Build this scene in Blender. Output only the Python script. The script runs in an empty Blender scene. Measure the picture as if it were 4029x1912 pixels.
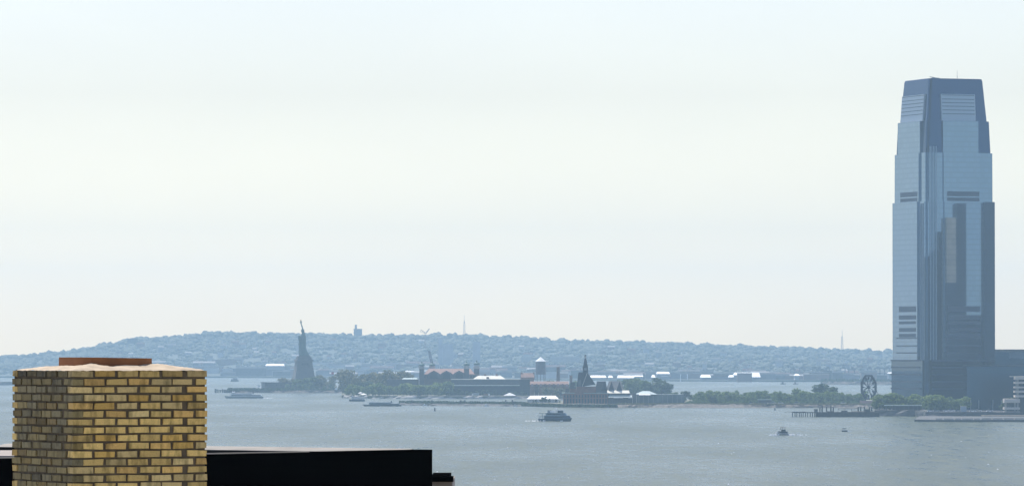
import bpy, math, random
import numpy as np
from mathutils import Vector, Matrix
R = math.radians
rnd = random.Random(7)
sc = bpy.context.scene
COL = sc.collection

# ------------------------------------------------------------------ camera
F, CX, CY, HY, CAMZ = 20500.0, 2014.5, 956.0, 1390.0, 49.0      # focal length in photo pixels, horizon row, eye height
TH = math.atan((HY - CY) / F)
cam = bpy.data.cameras.new("camera")
cam.sensor_fit = 'HORIZONTAL'; cam.sensor_width = 36.0
cam.lens = 36.0 * F / 4029.0
cam.clip_start = 1.0; cam.clip_end = 60000.0
camo = bpy.data.objects.new("camera", cam); COL.objects.link(camo)
camo.location = (0, 0, CAMZ); camo.rotation_euler = (R(90) + TH, 0, 0)
sc.camera = camo

# ------------------------------------------------------------------ light
SUN_AZ, SUN_EL = -20.0, 60.0          # azimuth from the viewing direction, to the left
SKY_STRENGTH, SUN_STRENGTH = 0.15, 5.0
HAZE_DENSITY = 6.0e-5
HAZE_COLOR = (0.52, 0.78, 1.0)
sc.view_settings.view_transform = 'Standard'; sc.view_settings.look = 'None'
sc.view_settings.exposure = 0.12; sc.view_settings.gamma = 1.0
w = bpy.data.worlds.new("World"); sc.world = w; w.use_nodes = True
nt = w.node_tree; nt.nodes.clear()
sky = nt.nodes.new('ShaderNodeTexSky'); sky.sky_type = 'NISHITA'; sky.sun_disc = False
sky.sun_elevation = R(SUN_EL); sky.sun_rotation = R(SUN_AZ)
sky.altitude = 50; sky.air_density = 1.0; sky.dust_density = 2.0; sky.ozone_density = 1.0
bg = nt.nodes.new('ShaderNodeBackground'); bg.inputs[1].default_value = SKY_STRENGTH
out = nt.nodes.new('ShaderNodeOutputWorld')
tc = nt.nodes.new('ShaderNodeTexCoord'); mp = nt.nodes.new('ShaderNodeMapping')
mp.inputs['Scale'].default_value = (9, 9, 24)
nz = nt.nodes.new('ShaderNodeTexNoise'); nz.inputs['Scale'].default_value = 1.4; nz.inputs['Detail'].default_value = 5
rp = nt.nodes.new('ShaderNodeValToRGB'); rp.color_ramp.elements[0].position = 0.42; rp.color_ramp.elements[1].position = 0.78
rp.color_ramp.elements[0].color = (1, 1, 1, 1); rp.color_ramp.elements[1].color = (1.05, 1.045, 1.03, 1)
mx = nt.nodes.new('ShaderNodeMix'); mx.data_type = 'RGBA'; mx.blend_type = 'MULTIPLY'; mx.inputs[0].default_value = 1.0
warm = nt.nodes.new('ShaderNodeMix'); warm.data_type = 'RGBA'; warm.blend_type = 'MULTIPLY'; warm.inputs[0].default_value = 1.0
warm.inputs[7].default_value = (1.0, 1.0, 1.0, 1)
L = nt.links.new
sx_ = nt.nodes.new('ShaderNodeSeparateXYZ'); mr_ = nt.nodes.new('ShaderNodeMapRange'); mr_.inputs[2].default_value = 0.08
hr = nt.nodes.new('ShaderNodeValToRGB')                      # whitish haze low in the sky
for p_, c_ in ((0.3, (1.48, 1.49, 1.54, 1)), (0.62, (1.07, 1.06, 1.12, 1))):
    e_ = hr.color_ramp.elements.new(p_); e_.color = c_
hr.color_ramp.elements[0].color = (2.85, 2.55, 2.0, 1); hr.color_ramp.elements[3].color = (1.0, 0.985, 1.08, 1)
L(tc.outputs['Generated'], sx_.inputs[0]); L(sx_.outputs[2], mr_.inputs[0]); L(mr_.outputs[0], hr.inputs[0]); L(hr.outputs[0], warm.inputs[7])
L(tc.outputs['Generated'], mp.inputs[0]); L(mp.outputs[0], nz.inputs['Vector']); L(nz.outputs['Fac'], rp.inputs[0])
L(sky.outputs[0], warm.inputs[6]); L(warm.outputs[2], mx.inputs[6]); L(rp.outputs[0], mx.inputs[7])
L(mx.outputs[2], bg.inputs[0]); L(bg.outputs[0], out.inputs[0])

sl = bpy.data.lights.new("sun", 'SUN'); sl.energy = SUN_STRENGTH; sl.angle = R(0.5); sl.color = (1.0, 0.955, 0.88)
so = bpy.data.objects.new("sun", sl); COL.objects.link(so)
S = Vector((math.sin(R(SUN_AZ)) * math.cos(R(SUN_EL)), math.cos(R(SUN_AZ)) * math.cos(R(SUN_EL)), math.sin(R(SUN_EL))))
so.rotation_euler = S.to_track_quat('Z', 'Y').to_euler(); so.location = (0, 0, 400)

sc.cycles.use_denoising = True
sc.cycles.max_bounces = 6; sc.cycles.diffuse_bounces = 2; sc.cycles.glossy_bounces = 3
sc.cycles.volume_bounces = 1; sc.cycles.transmission_bounces = 2
sc.cycles.sample_clamp_indirect = 6.0

# ------------------------------------------------------------------ placing: distance -> metres
def XZ(px, py, Y):
    xc, yc = (px - CX) / F, (CY - py) / F
    d = math.cos(TH) - yc * math.sin(TH)
    return xc / d * Y, CAMZ + (math.sin(TH) + yc * math.cos(TH)) / d * Y
def X(px, Y): return (px - CX) / F * Y * 1.0002
def Z(py, Y): return XZ(CX, py, Y)[1]
def M(p, Y): return p * Y / F
def YW(py): return F * CAMZ / (py - HY)

# ------------------------------------------------------------------ materials
def principled(name, col, rough=0.7, metal=0.0, spec=0.5, noise=0.0, nscale=1.0, bump=0.0, col2=None, detail=4):
    m = bpy.data.materials.new(name); m.use_nodes = True
    t = m.node_tree; b = t.nodes['Principled BSDF']
    b.inputs['Base Color'].default_value = (*col, 1); b.inputs['Roughness'].default_value = rough
    b.inputs['Metallic'].default_value = metal; b.inputs['Specular IOR Level'].default_value = spec
    if noise or col2 or bump:
        g = t.nodes.new('ShaderNodeTexCoord')
        n = t.nodes.new('ShaderNodeTexNoise'); n.inputs['Scale'].default_value = nscale; n.inputs['Detail'].default_value = detail
        t.links.new(g.outputs['Object'], n.inputs['Vector'])
        r = t.nodes.new('ShaderNodeValToRGB'); r.color_ramp.elements[0].position = 0.3; r.color_ramp.elements[1].position = 0.7
        c2 = col2 or tuple(min(1, c * (1 + noise)) for c in col)
        c1 = col if col2 else tuple(c * (1 - noise) for c in col)
        r.color_ramp.elements[0].color = (*c1, 1); r.color_ramp.elements[1].color = (*c2, 1)
        t.links.new(n.outputs['Fac'], r.inputs[0]); t.links.new(r.outputs[0], b.inputs['Base Color'])
        if bump:
            bp = t.nodes.new('ShaderNodeBump'); bp.inputs['Strength'].default_value = bump
            t.links.new(n.outputs['Fac'], bp.inputs['Height']); t.links.new(bp.outputs[0], b.inputs['Normal'])
    return m

def glass_wall(name, glass, spandrel, floor=4.0, bay=1.6, rough=0.015, share=0.3, var=0.07):
    """curtain wall: floors of reflective glass with spandrel bands and thin mullions, in metres of the object"""
    m = bpy.data.materials.new(name); m.use_nodes = True
    t = m.node_tree; b = t.nodes['Principled BSDF']; N = t.nodes.new; K = t.links.new
    g = N('ShaderNodeTexCoord'); s = N('ShaderNodeSeparateXYZ'); K(g.outputs['Object'], s.inputs[0])
    def math_(op, a, bb):
        q = N('ShaderNodeMath'); q.operation = op
        for i, val in enumerate((a, bb)):
            if val is None: continue
            if isinstance(val, (int, float)): q.inputs[i].default_value = val
            else: K(val, q.inputs[i])
        return q.outputs[0]
    fz = math_('FRACT', math_('DIVIDE', s.outputs['Z'], floor), None)
    band = math_('LESS_THAN', fz, share)
    u = math_('ADD', s.outputs['X'], math_('MULTIPLY', s.outputs['Y'], 1.0))
    fu = math_('FRACT', math_('DIVIDE', u, bay), None)
    mul = math_('LESS_THAN', fu, 0.16)
    cmb = N('ShaderNodeCombineXYZ')
    K(math_('FLOOR', math_('DIVIDE', u, bay * 2), None), cmb.inputs[0]); K(math_('FLOOR', math_('DIVIDE', s.outputs['Z'], floor), None), cmb.inputs[1])
    wn = N('ShaderNodeTexWhiteNoise'); wn.noise_dimensions = '2D'; K(cmb.outputs[0], wn.inputs['Vector'])
    hv = N('ShaderNodeHueSaturation'); hv.inputs['Color'].default_value = (*glass, 1)
    K(math_('ADD', math_('MULTIPLY', wn.outputs['Value'], 2 * var), 1 - var), hv.inputs['Value'])
    mask = math_('MAXIMUM', band, math_('MULTIPLY', mul, 0.5))
    mx = N('ShaderNodeMix'); mx.data_type = 'RGBA'; K(mask, mx.inputs[0]); K(hv.outputs[0], mx.inputs[6]); mx.inputs[7].default_value = (*spandrel, 1)
    K(mx.outputs[2], b.inputs['Base Color'])
    b.inputs['Metallic'].default_value = 1.0
    K(math_('ADD', math_('MULTIPLY', mask, 0.004), rough), b.inputs['Roughness'])
    return m

def leafy(name, c1, c2, scale=0.25, thin=0.0):
    m = bpy.data.materials.new(name); m.use_nodes = True
    t = m.node_tree; b = t.nodes['Principled BSDF']; b.inputs['Roughness'].default_value = 0.75
    b.inputs['Specular IOR Level'].default_value = 0.2
    g = t.nodes.new('ShaderNodeNewGeometry'); n = t.nodes.new('ShaderNodeTexNoise'); n.inputs['Scale'].default_value = scale; n.inputs['Detail'].default_value = 3
    r = t.nodes.new('ShaderNodeValToRGB'); r.color_ramp.elements[0].position = 0.35; r.color_ramp.elements[1].position = 0.65
    r.color_ramp.elements[0].color = (*c1, 1); r.color_ramp.elements[1].color = (*c2, 1)
    t.links.new(g.outputs['Position'], n.inputs['Vector']); t.links.new(n.outputs['Fac'], r.inputs[0]); t.links.new(r.outputs[0], b.inputs['Base Color'])
    if thin:
        tl = t.nodes.new('ShaderNodeBsdfTranslucent'); ms = t.nodes.new('ShaderNodeMixShader'); ms.inputs[0].default_value = thin
        t.links.new(r.outputs[0], tl.inputs[0]); t.links.new(b.outputs[0], ms.inputs[1]); t.links.new(tl.outputs[0], ms.inputs[2])
        t.links.new(ms.outputs[0], t.nodes['Material Output'].inputs[0])
    return m

MT = dict(
    white=principled('white_paint', (0.82, 0.82, 0.80), 0.5, noise=0.06, nscale=0.3),
    canvas=principled('white_canvas', (0.88, 0.87, 0.84), 0.8, noise=0.04, nscale=0.2),
    cream=principled('cream_roof', (0.62, 0.60, 0.50), 0.8, noise=0.12, nscale=0.15),
    pale=principled('pale_concrete', (0.42, 0.40, 0.36), 0.8, noise=0.15, nscale=0.2),
    grey=principled('grey_metal', (0.25, 0.26, 0.27), 0.5, noise=0.15, nscale=0.4),
    slate=principled('dark_slate', (0.026, 0.03, 0.033), 0.9, spec=0.15, noise=0.3, nscale=0.4),
    dark=principled('dark_wall', (0.075, 0.073, 0.072), 0.8, noise=0.3, nscale=0.25),
    window=principled('window_glass', (0.02, 0.025, 0.03), 0.35, spec=0.25),
    brick=principled('red_brick', (0.22, 0.10, 0.06), 0.85, noise=0.25, nscale=0.3),
    stone=principled('granite', (0.13, 0.13, 0.125), 0.85, noise=0.15, nscale=0.25),
    terracotta=principled('terracotta_tiles', (0.20, 0.105, 0.075), 0.8, noise=0.18, nscale=0.3),
    copper=principled('green_copper', (0.075, 0.14, 0.125), 0.65, noise=0.2, nscale=0.5),
    copper_light=principled('pale_copper_trim', (0.35, 0.45, 0.42), 0.6, noise=0.1, nscale=0.5),
    gold=principled('gilded', (0.75, 0.45, 0.15), 0.35, metal=0.8),
    steel=principled('dark_steel', (0.09, 0.095, 0.11), 0.5, noise=0.2, nscale=0.5),
    rust=principled('rusty_steel', (0.18, 0.10, 0.08), 0.7, noise=0.25, nscale=0.5),
    timber=principled('wet_timber', (0.06, 0.052, 0.045), 0.85, noise=0.35, nscale=0.6),
    hull_blue=principled('blue_hull_paint', (0.022, 0.055, 0.095), 0.3, noise=0.2, nscale=0.5),
    hull_dark=principled('dark_hull_paint', (0.025, 0.028, 0.035), 0.35, noise=0.2, nscale=0.5),
    boat_grey=principled('grey_boat_paint', (0.30, 0.36, 0.38), 0.4, noise=0.1, nscale=0.5),
    red=principled('red_cloth', (0.45, 0.05, 0.06), 0.8),
    foam=principled('white_foam', (0.85, 0.86, 0.86), 0.9, noise=0.1, nscale=0.3, bump=0.4),
    bark=principled('bark', (0.07, 0.055, 0.045), 0.9, noise=0.2, nscale=1.0),
    grass=leafy('grass_blades', (0.06, 0.085, 0.03), (0.13, 0.14, 0.06), 0.05),
    riprap=principled('riprap_stone', (0.08, 0.072, 0.065), 0.95, col2=(0.21, 0.185, 0.155), nscale=0.35, bump=0.6),
    tan=principled('dry_sand', (0.30, 0.25, 0.18), 0.95, noise=0.25, nscale=0.12),
    paving=principled('paving', (0.28, 0.27, 0.25), 0.9, noise=0.15, nscale=0.1),
    soil=principled('island_ground', (0.13, 0.13, 0.08), 0.95, noise=0.3, nscale=0.05),
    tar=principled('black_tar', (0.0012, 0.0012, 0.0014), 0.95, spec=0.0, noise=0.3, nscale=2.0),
    coping=principled('beige_coping', (0.24, 0.225, 0.195), 0.85, noise=0.15, nscale=3.0, bump=0.1),
    beige=principled('beige_render', (0.30, 0.265, 0.23), 0.85, noise=0.1, nscale=3.0),
    shed_teal=principled('teal_shed_roof', (0.30, 0.38, 0.38), 0.6, noise=0.15, nscale=0.1),
    pink=principled('pink_panel', (0.34, 0.22, 0.20), 0.8, noise=0.15, nscale=0.3),
    leaf_fresh=leafy('fresh_green_leaves', (0.085, 0.14, 0.035), (0.19, 0.25, 0.07), 0.25, 0.4),
    leaf_mid=leafy('mid_green_leaves', (0.06, 0.105, 0.035), (0.14, 0.19, 0.065), 0.25, 0.4),
    leaf_dark=leafy('dark_green_leaves', (0.035, 0.065, 0.035), (0.085, 0.12, 0.055), 0.25, 0.4),
    leaf_olive=leafy('olive_spring_leaves', (0.10, 0.105, 0.05), (0.19, 0.18, 0.09), 0.25, 0.4),
)

# ------------------------------------------------------------------ mesh helper
class MB:
    def __init__(s): s.v, s.f, s.m = [], [], []
    def add(s, vs, fs, mat=0):
        o = len(s.v); s.v += [tuple(p) for p in vs]
        for f in fs: s.f.append(tuple(i + o for i in f)); s.m.append(mat)
        return s
    def prism(s, pts, z0, z1, mat=0, top=None, topmat=None):
        """pts: plan polygon, counter-clockwise; top: the polygon at z1"""
        n = len(pts); top = top or pts
        s.add([(x, y, z0) for x, y in pts] + [(x, y, z1) for x, y in top],
              [(i, (i + 1) % n, n + (i + 1) % n, n + i) for i in range(n)] + [tuple(reversed(range(n)))], mat)
        s.add([(x, y, z1) for x, y in top], [tuple(range(n))], mat if topmat is None else topmat)
        return s
    def box(s, c, d, rz=0.0, mat=0):
        cx, cy, cz = c; a, b, h = d[0] / 2, d[1] / 2, d[2] / 2
        co, si = math.cos(rz), math.sin(rz)
        p = [(cx + x * co - y * si, cy + x * si + y * co) for x, y in ((-a, -b), (a, -b), (a, b), (-a, b))]
        return s.prism(p, cz - h, cz + h, mat)
    def lathe(s, x, y, prof, n=12, mat=0, sx=1.0, sy=1.0, ph=0.0):
        vs = []
        for r, z in prof:
            vs += [(x + r * sx * math.cos(2 * math.pi * (k + ph) / n), y + r * sy * math.sin(2 * math.pi * (k + ph) / n), z) for k in range(n)]
        fs = []
        for j in range(len(prof) - 1):
            for k in range(n):
                fs.append((j * n + k, j * n + (k + 1) % n, (j + 1) * n + (k + 1) % n, (j + 1) * n + k))
        fs.append(tuple(reversed(range(n)))); fs.append(tuple((len(prof) - 1) * n + k for k in range(n)))
        return s.add(vs, fs, mat)
    def bar(s, p, q, r, mat=0, r2=None, n=4):
        p, q = Vector(p), Vector(q); d = (q - p)
        if d.length < 1e-6: return s
        a = d.orthogonal().normalized(); b = d.normalized().cross(a); r2 = r if r2 is None else r2
        vs = [p + (a * math.cos(2 * math.pi * k / n) + b * math.sin(2 * math.pi * k / n)) * r for k in range(n)]
        vs += [q + (a * math.cos(2 * math.pi * k / n) + b * math.sin(2 * math.pi * k / n)) * r2 for k in range(n)]
        return s.add(vs, [(k, (k + 1) % n, n + (k + 1) % n, n + k) for k in range(n)] + [tuple(reversed(range(n))), tuple(range(n, 2 * n))], mat)
    def gable(s, x0, x1, y0, y1, z0, z1, axis='x', mat=0, inset=0.0):
        """roof: ridge along axis; inset > 0 hips the ends"""
        if axis == 'x':
            ym = (y0 + y1) / 2
            vs = [(x0, y0, z0), (x1, y0, z0), (x1, y1, z0), (x0, y1, z0), (x0 + inset, ym, z1), (x1 - inset, ym, z1)]
            fs = [(0, 1, 5, 4), (2, 3, 4, 5), (1, 2, 5), (3, 0, 4), (3, 2, 1, 0)]
        else:
            xm = (x0 + x1) / 2
            vs = [(x0, y0, z0), (x1, y0, z0), (x1, y1, z0), (x0, y1, z0), (xm, y0 + inset, z1), (xm, y1 - inset, z1)]
            fs = [(1, 2, 5, 4), (3, 0, 4, 5), (0, 1, 4), (2, 3, 5), (3, 2, 1, 0)]
        return s.add(vs, fs, mat)
    def pyramid(s, x0, x1, y0, y1, z0, apex, mat=0):
        return s.add([(x0, y0, z0), (x1, y0, z0), (x1, y1, z0), (x0, y1, z0), apex], [(0, 1, 4), (1, 2, 4), (2, 3, 4), (3, 0, 4), (3, 2, 1, 0)], mat)
    def ring(s, pts, z0, z1, t, mat=0):
        """a wall of thickness t inside the plan polygon (convex)"""
        n = len(pts); c = Vector((sum(p[0] for p in pts) / n, sum(p[1] for p in pts) / n))
        inn = [tuple(Vector(p) + (c - Vector(p)).normalized() * t * 1.4) for p in pts]
        for i in range(n):
            j = (i + 1) % n
            s.prism([pts[i], pts[j], inn[j], inn[i]], z0, z1, mat)
        return s
    def build(s, name, mats, parent=None, smooth=False, loc=None, rz=None):
        me = bpy.data.meshes.new(name); me.from_pydata(s.v, [], s.f)
        if not isinstance(mats, (list, tuple)): mats = [mats]
        for m in mats: me.materials.append(m)
        me.polygons.foreach_set('material_index', s.m)
        if smooth: me.polygons.foreach_set('use_smooth', [True] * len(s.f))
        me.validate(); me.update()
        o = bpy.data.objects.new(name, me); COL.objects.link(o)
        if parent: o.parent = parent
        if loc: o.location = loc
        if rz: o.rotation_euler.z = rz
        return o

def tag(o, label=None, cat=None, group=None, kind=None):
    if label: o['label'] = label
    if cat: o['category'] = cat
    if group: o['group'] = group
    if kind: o['kind'] = kind
    return o
def thing(name, label, cat, loc=(0, 0, 0), rz=0.0, group=None):
    o = bpy.data.objects.new(name, None); COL.objects.link(o)
    o.empty_display_size = 1.0
    o.location = loc; o.rotation_euler.z = rz
    return tag(o, label, cat, group)
def dup(root, loc, rz=0.0, scale=None, label=None, group=None):
    r = root.copy(); COL.objects.link(r); r.location = loc; r.rotation_euler.z = rz
    if scale: r.scale = scale
    if label: r['label'] = label
    if group: r['group'] = group
    for ch in root.children:
        c = ch.copy(); COL.objects.link(c); c.parent = r
        for g in ch.children:
            d = g.copy(); COL.objects.link(d); d.parent = c
    return r

# ------------------------------------------------------------------ water
def water():
    m = bpy.data.materials.new('harbour_water'); m.use_nodes = True
    t = m.node_tree; b = t.nodes['Principled BSDF']; N = t.nodes.new; K = t.links.new
    b.inputs['Base Color'].default_value = (0.075, 0.09, 0.055, 1); b.inputs['IOR'].default_value = 1.33; b.inputs['Specular Tint'].default_value = (1.0, 0.94, 0.74, 1)
    g = N('ShaderNodeNewGeometry')
    mp = N('ShaderNodeMapping'); mp.inputs['Scale'].default_value = (0.06, 0.012, 0.1); K(g.outputs['Position'], mp.inputs[0])
    n0 = N('ShaderNodeTexNoise'); n0.inputs['Scale'].default_value = 0.14; n0.inputs['Detail'].default_value = 4; K(mp.outputs[0], n0.inputs['Vector'])
    r0 = N('ShaderNodeMapRange'); r0.inputs[1].default_value = 0.3; r0.inputs[2].default_value = 0.7; r0.inputs[3].default_value = 0.26; r0.inputs[4].default_value = 0.42
    K(n0.outputs['Fac'], r0.inputs[0]); K(r0.outputs[0], b.inputs['Roughness'])
    mp3 = N('ShaderNodeMapping'); mp3.inputs['Scale'].default_value = (0.13, 0.016, 0.1); K(g.outputs['Position'], mp3.inputs[0])
    n3 = N('ShaderNodeTexNoise'); n3.inputs['Scale'].default_value = 1.0; n3.inputs['Detail'].default_value = 5; n3.inputs['Roughness'].default_value = 0.7; K(mp3.outputs[0], n3.inputs['Vector'])
    r3 = N('ShaderNodeMapRange'); r3.inputs[1].default_value = 0.3; r3.inputs[2].default_value = 0.7; r3.inputs[3].default_value = 0.05; r3.inputs[4].default_value = 0.33
    K(n3.outputs['Fac'], r3.inputs[0]); K(r3.outputs[0], b.inputs['Specular IOR Level'])
    ad = N('ShaderNodeMath'); ad.operation = 'MULTIPLY_ADD'; K(r3.outputs[0], ad.inputs[0]); ad.inputs[1].default_value = 0.9; K(r0.outputs[0], ad.inputs[2])
    ad2 = N('ShaderNodeMath'); ad2.operation = 'SUBTRACT'; K(ad.outputs[0], ad2.inputs[0]); ad2.inputs[1].default_value = 0.2; K(ad2.outputs[0], b.inputs['Roughness'])
    cr = N('ShaderNodeValToRGB'); cr.color_ramp.elements[0].position = 0.3; cr.color_ramp.elements[1].position = 0.7
    cr.color_ramp.elements[0].color = (0.040, 0.050, 0.026, 1); cr.color_ramp.elements[1].color = (0.092, 0.104, 0.056, 1); K(n3.outputs['Fac'], cr.inputs[0]); K(cr.outputs[0], b.inputs['Base Color'])
    n1 = N('ShaderNodeTexNoise'); n1.inputs['Scale'].default_value = 0.16; n1.inputs['Detail'].default_value = 6; n1.inputs['Roughness'].default_value = 0.62
    mp2 = N('ShaderNodeMapping'); mp2.inputs['Scale'].default_value = (1.0, 0.55, 1.0); K(g.outputs['Position'], mp2.inputs[0]); K(mp2.outputs[0], n1.inputs['Vector'])
    bp = N('ShaderNodeBump'); bp.inputs['Strength'].default_value = 0.9; bp.inputs['Distance'].default_value = 2.6
    K(n1.outputs['Fac'], bp.inputs['Height']); K(bp.outputs[0], b.inputs['Normal'])
    s = MB(); s.add([(-7000, 700, 0), (7000, 700, 0), (7000, 15000, 0), (-7000, 15000, 0)], [(0, 1, 2, 3)])
    tag(s.build('water', m), kind='structure', label='grey blue choppy harbour water')
water()
def land(name, front, back, z, mat, bank=None, bankw=8.0, label=None):
    """front/back: (px, Y) lists left to right; a slab with a sloping bank of stone in front"""
    fr = [(X(p, Y), Y) for p, Y in front]; bk = [(X(p, Y), Y) for p, Y in back]
    s = MB(); n = len(fr)
    s.prism(fr + list(reversed(bk)), -2, z)
    o = s.build(name, mat); tag(o, kind='structure', label=label)
    if bank:
        q = MB(); vs = []
        top = []; bot = []
        sub = []
        for (a, b) in zip(fr[:-1], fr[1:]):
            k = max(1, int(math.dist(a, b) / 6.0))
            sub += [(a[0] + (b[0] - a[0]) * i / k, a[1] + (b[1] - a[1]) * i / k) for i in range(k)]
        sub.append(fr[-1])
        for x, y in sub:
            top.append((x, y + 1.0, z + 0.15 + rnd.uniform(-0.1, 0.45)))
            bot.append((x + rnd.uniform(-1, 1), y - bankw + rnd.uniform(-1.5, 1.5), -0.6))
        mid = [((a[0] + b[0]) / 2 + rnd.uniform(-1, 1), (a[1] + b[1]) / 2 + rnd.uniform(-1, 1), (a[2] + b[2]) / 2 + rnd.uniform(-0.4, 0.7)) for a, b in zip(top, bot)]
        k = len(sub)
        q.add(bot + mid + top, [(i, i + 1, k + i + 1, k + i) for i in range(k - 1)] + [(k + i, k + i + 1, 2 * k + i + 1, 2 * k + i) for i in range(k - 1)])
        tag(q.build(name + '_shore', bank), kind='structure')
    return o
city = MB(); city.box((0, 250, -0.9), (14000, 1000, 3.8)); tag(city.build('ground', MT['paving']), kind='structure')
land('state_park_ground', [(2060, 4860), (2200, 4760), (2420, 4735), (2700, 4700), (3100, 4715), (3400, 4700), (3560, 4600)],
     [(2060, 4990), (2600, 5200), (3400, 5250), (3560, 5250)], 3.0, MT['soil'], MT['riprap'], 9)
land('ellis_ground', [(1345, 5730), (1420, 5690), (1600, 5640), (2080, 5620), (2400, 5500), (2655, 5520)],
     [(1345, 6080), (1900, 6150), (2400, 6150), (2655, 5800)], 3.0, MT['soil'], MT['pale'], 1.5)
land('liberty_ground', [(880, 6520), (1000, 6500), (1150, 6480), (1360, 6480)], [(880, 6600), (1000, 6900), (1150, 6950), (1360, 6950)], 3.0, MT['soil'], MT['riprap'], 4)
land('city_shore_ground', [(3440, 4085), (3600, 4060), (3640, 3960), (3800, 3945), (4500, 3930)], [(3440, 5300), (3700, 5300), (4100, 5300), (4500, 5300)], 4.5, principled('asphalt', (.065, .065, .062), .9, noise=.3, nscale=.06), MT['dark'], 2)
land('low_islet', [(-500, 8000), (-100, 7960), (60, 8080)], [(-500, 8300), (-100, 8300), (60, 8120)], 5.0, MT['soil'], MT['riprap'], 5)
land('breakwater_ground', [(3228, 8190), (3330, 8150), (3510, 8120)], [(3228, 8230), (3330, 8260), (3510, 8180)], 5.0, MT['soil'], MT['riprap'], 5)

# ------------------------------------------------------------------ far hills
RIDGE = [(-700, 925), (-300, 915), (0, 897), (40, 893), (80, 892), (120, 886), (160, 885), (200, 878), (240, 870), (280, 862), (320, 853), (360, 850), (400, 848),
         (440, 845), (480, 840), (520, 835), (560, 834), (600, 837), (650, 836), (700, 838), (750, 840), (800, 838), (850, 840), (890, 842), (940, 843),
         (1000, 842), (1060, 842), (1110, 840), (1160, 842), (1200, 843), (1250, 847), (1300, 848), (1340, 850), (1380, 853), (1420, 855), (1480, 856),
         (1540, 858), (1600, 860), (1660, 862), (1700, 862), (1760, 865), (1800, 868), (1860, 868), (1900, 871), (1960, 874), (2020, 876), (2080, 877),
         (2140, 880), (2200, 880), (2260, 882), (2600, 885), (3200, 890)]
RX = np.array([a * 1.5646 for a, b in RIDGE]); RY = np.array([b * 1.5646 for a, b in RIDGE])
SHX = np.array([-1200, 900, 1300, 2400, 3000, 5200]); SHY = np.array([10550, 10500, 10300, 9300, 9000, 8900])
YR = 12600.0
def shoreY(px): return float(np.interp(px, SHX, SHY))
def hillz(px, Y):
    s0 = shoreY(px) + 350; t = (Y - s0) / (YR - s0)
    zr = 49 - (float(np.interp(px, RX, RY)) - HY) * YR / F - 9.0
    if Y > YR: return max(2.0, zr - (Y - YR) * 0.06)
    if t < 0: return 3.0
    bumps = 3.0 * math.sin(px * 0.013 + Y * 0.004) + 2.2 * math.sin(px * 0.031 - Y * 0.006 + 1.3)
    p = t ** 0.95
    return 3.0 + (zr - 3.0) * p + bumps * math.sin(math.pi * min(1, t)) * 1.0
def hills():
    pxs = np.linspace(-1150, 5150, 190); s = MB(); rows = 46; vs = []
    for j in range(rows):
        for px in pxs:
            y0 = shoreY(px); Y = y0 + (13600 - y0) * j / (rows - 1)
            vs.append((X(px, Y), Y, hillz(px, Y)))
    n = len(pxs)
    vs += [(X(px, shoreY(px)), shoreY(px), -2.0) for px in pxs]
    fs = [(j * n + i, j * n + i + 1, (j + 1) * n + i + 1, (j + 1) * n + i) for j in range(rows - 1) for i in range(n - 1)]
    fs += [(rows * n + i, rows * n + i + 1, i + 1, i) for i in range(n - 1)]
    s.add(vs, fs)
    tag(s.build('hills', leafy('hillside_scrub', (0.045, 0.058, 0.046), (0.055, 0.068, 0.052), 0.008), smooth=True), kind='structure')
hills()
# icosphere clump
def ico():
    t = (1 + 5 ** .5) / 2
    v = [Vector(p).normalized() for p in [(-1, t, 0), (1, t, 0), (-1, -t, 0), (1, -t, 0), (0, -1, t), (0, 1, t), (0, -1, -t), (0, 1, -t), (t, 0, -1), (t, 0, 1), (-t, 0, -1), (-t, 0, 1)]]
    f = [(0, 11, 5), (0, 5, 1), (0, 1, 7), (0, 7, 10), (0, 10, 11), (1, 5, 9), (5, 11, 4), (11, 10, 2), (10, 7, 6), (7, 1, 8), (3, 9, 4), (3, 4, 2), (3, 2, 6), (3, 6, 8), (3, 8, 9), (4, 9, 5), (2, 4, 11), (6, 2, 10), (8, 6, 7), (9, 8, 1)]
    cache = {}; nf = []
    def mid(a, b):
        k = (min(a, b), max(a, b))
        if k not in cache: v.append(((v[a] + v[b]) / 2).normalized()); cache[k] = len(v) - 1
        return cache[k]
    for a, b, c in f:
        x, y, z = mid(a, b), mid(b, c), mid(c, a)
        nf += [(a, x, z), (b, y, x), (c, z, y), (x, y, z)]
    return np.array([tuple(p) for p in v]), np.array(nf)
IV, IF = ico()
def np_mesh(name, V, Fc, mat):
    me = bpy.data.meshes.new(name); k = Fc.shape[1]
    me.vertices.add(len(V)); me.vertices.foreach_set('co', V.astype(np.float32).ravel())
    me.loops.add(Fc.size); me.loops.foreach_set('vertex_index', Fc.astype(np.int32).ravel())
    me.polygons.add(len(Fc)); me.polygons.foreach_set('loop_start', np.arange(0, Fc.size, k, dtype=np.int32))
    me.polygons.foreach_set('loop_total', np.full(len(Fc), k, dtype=np.int32))
    me.materials.append(mat); me.update(calc_edges=True); me.validate()
    return me
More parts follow.
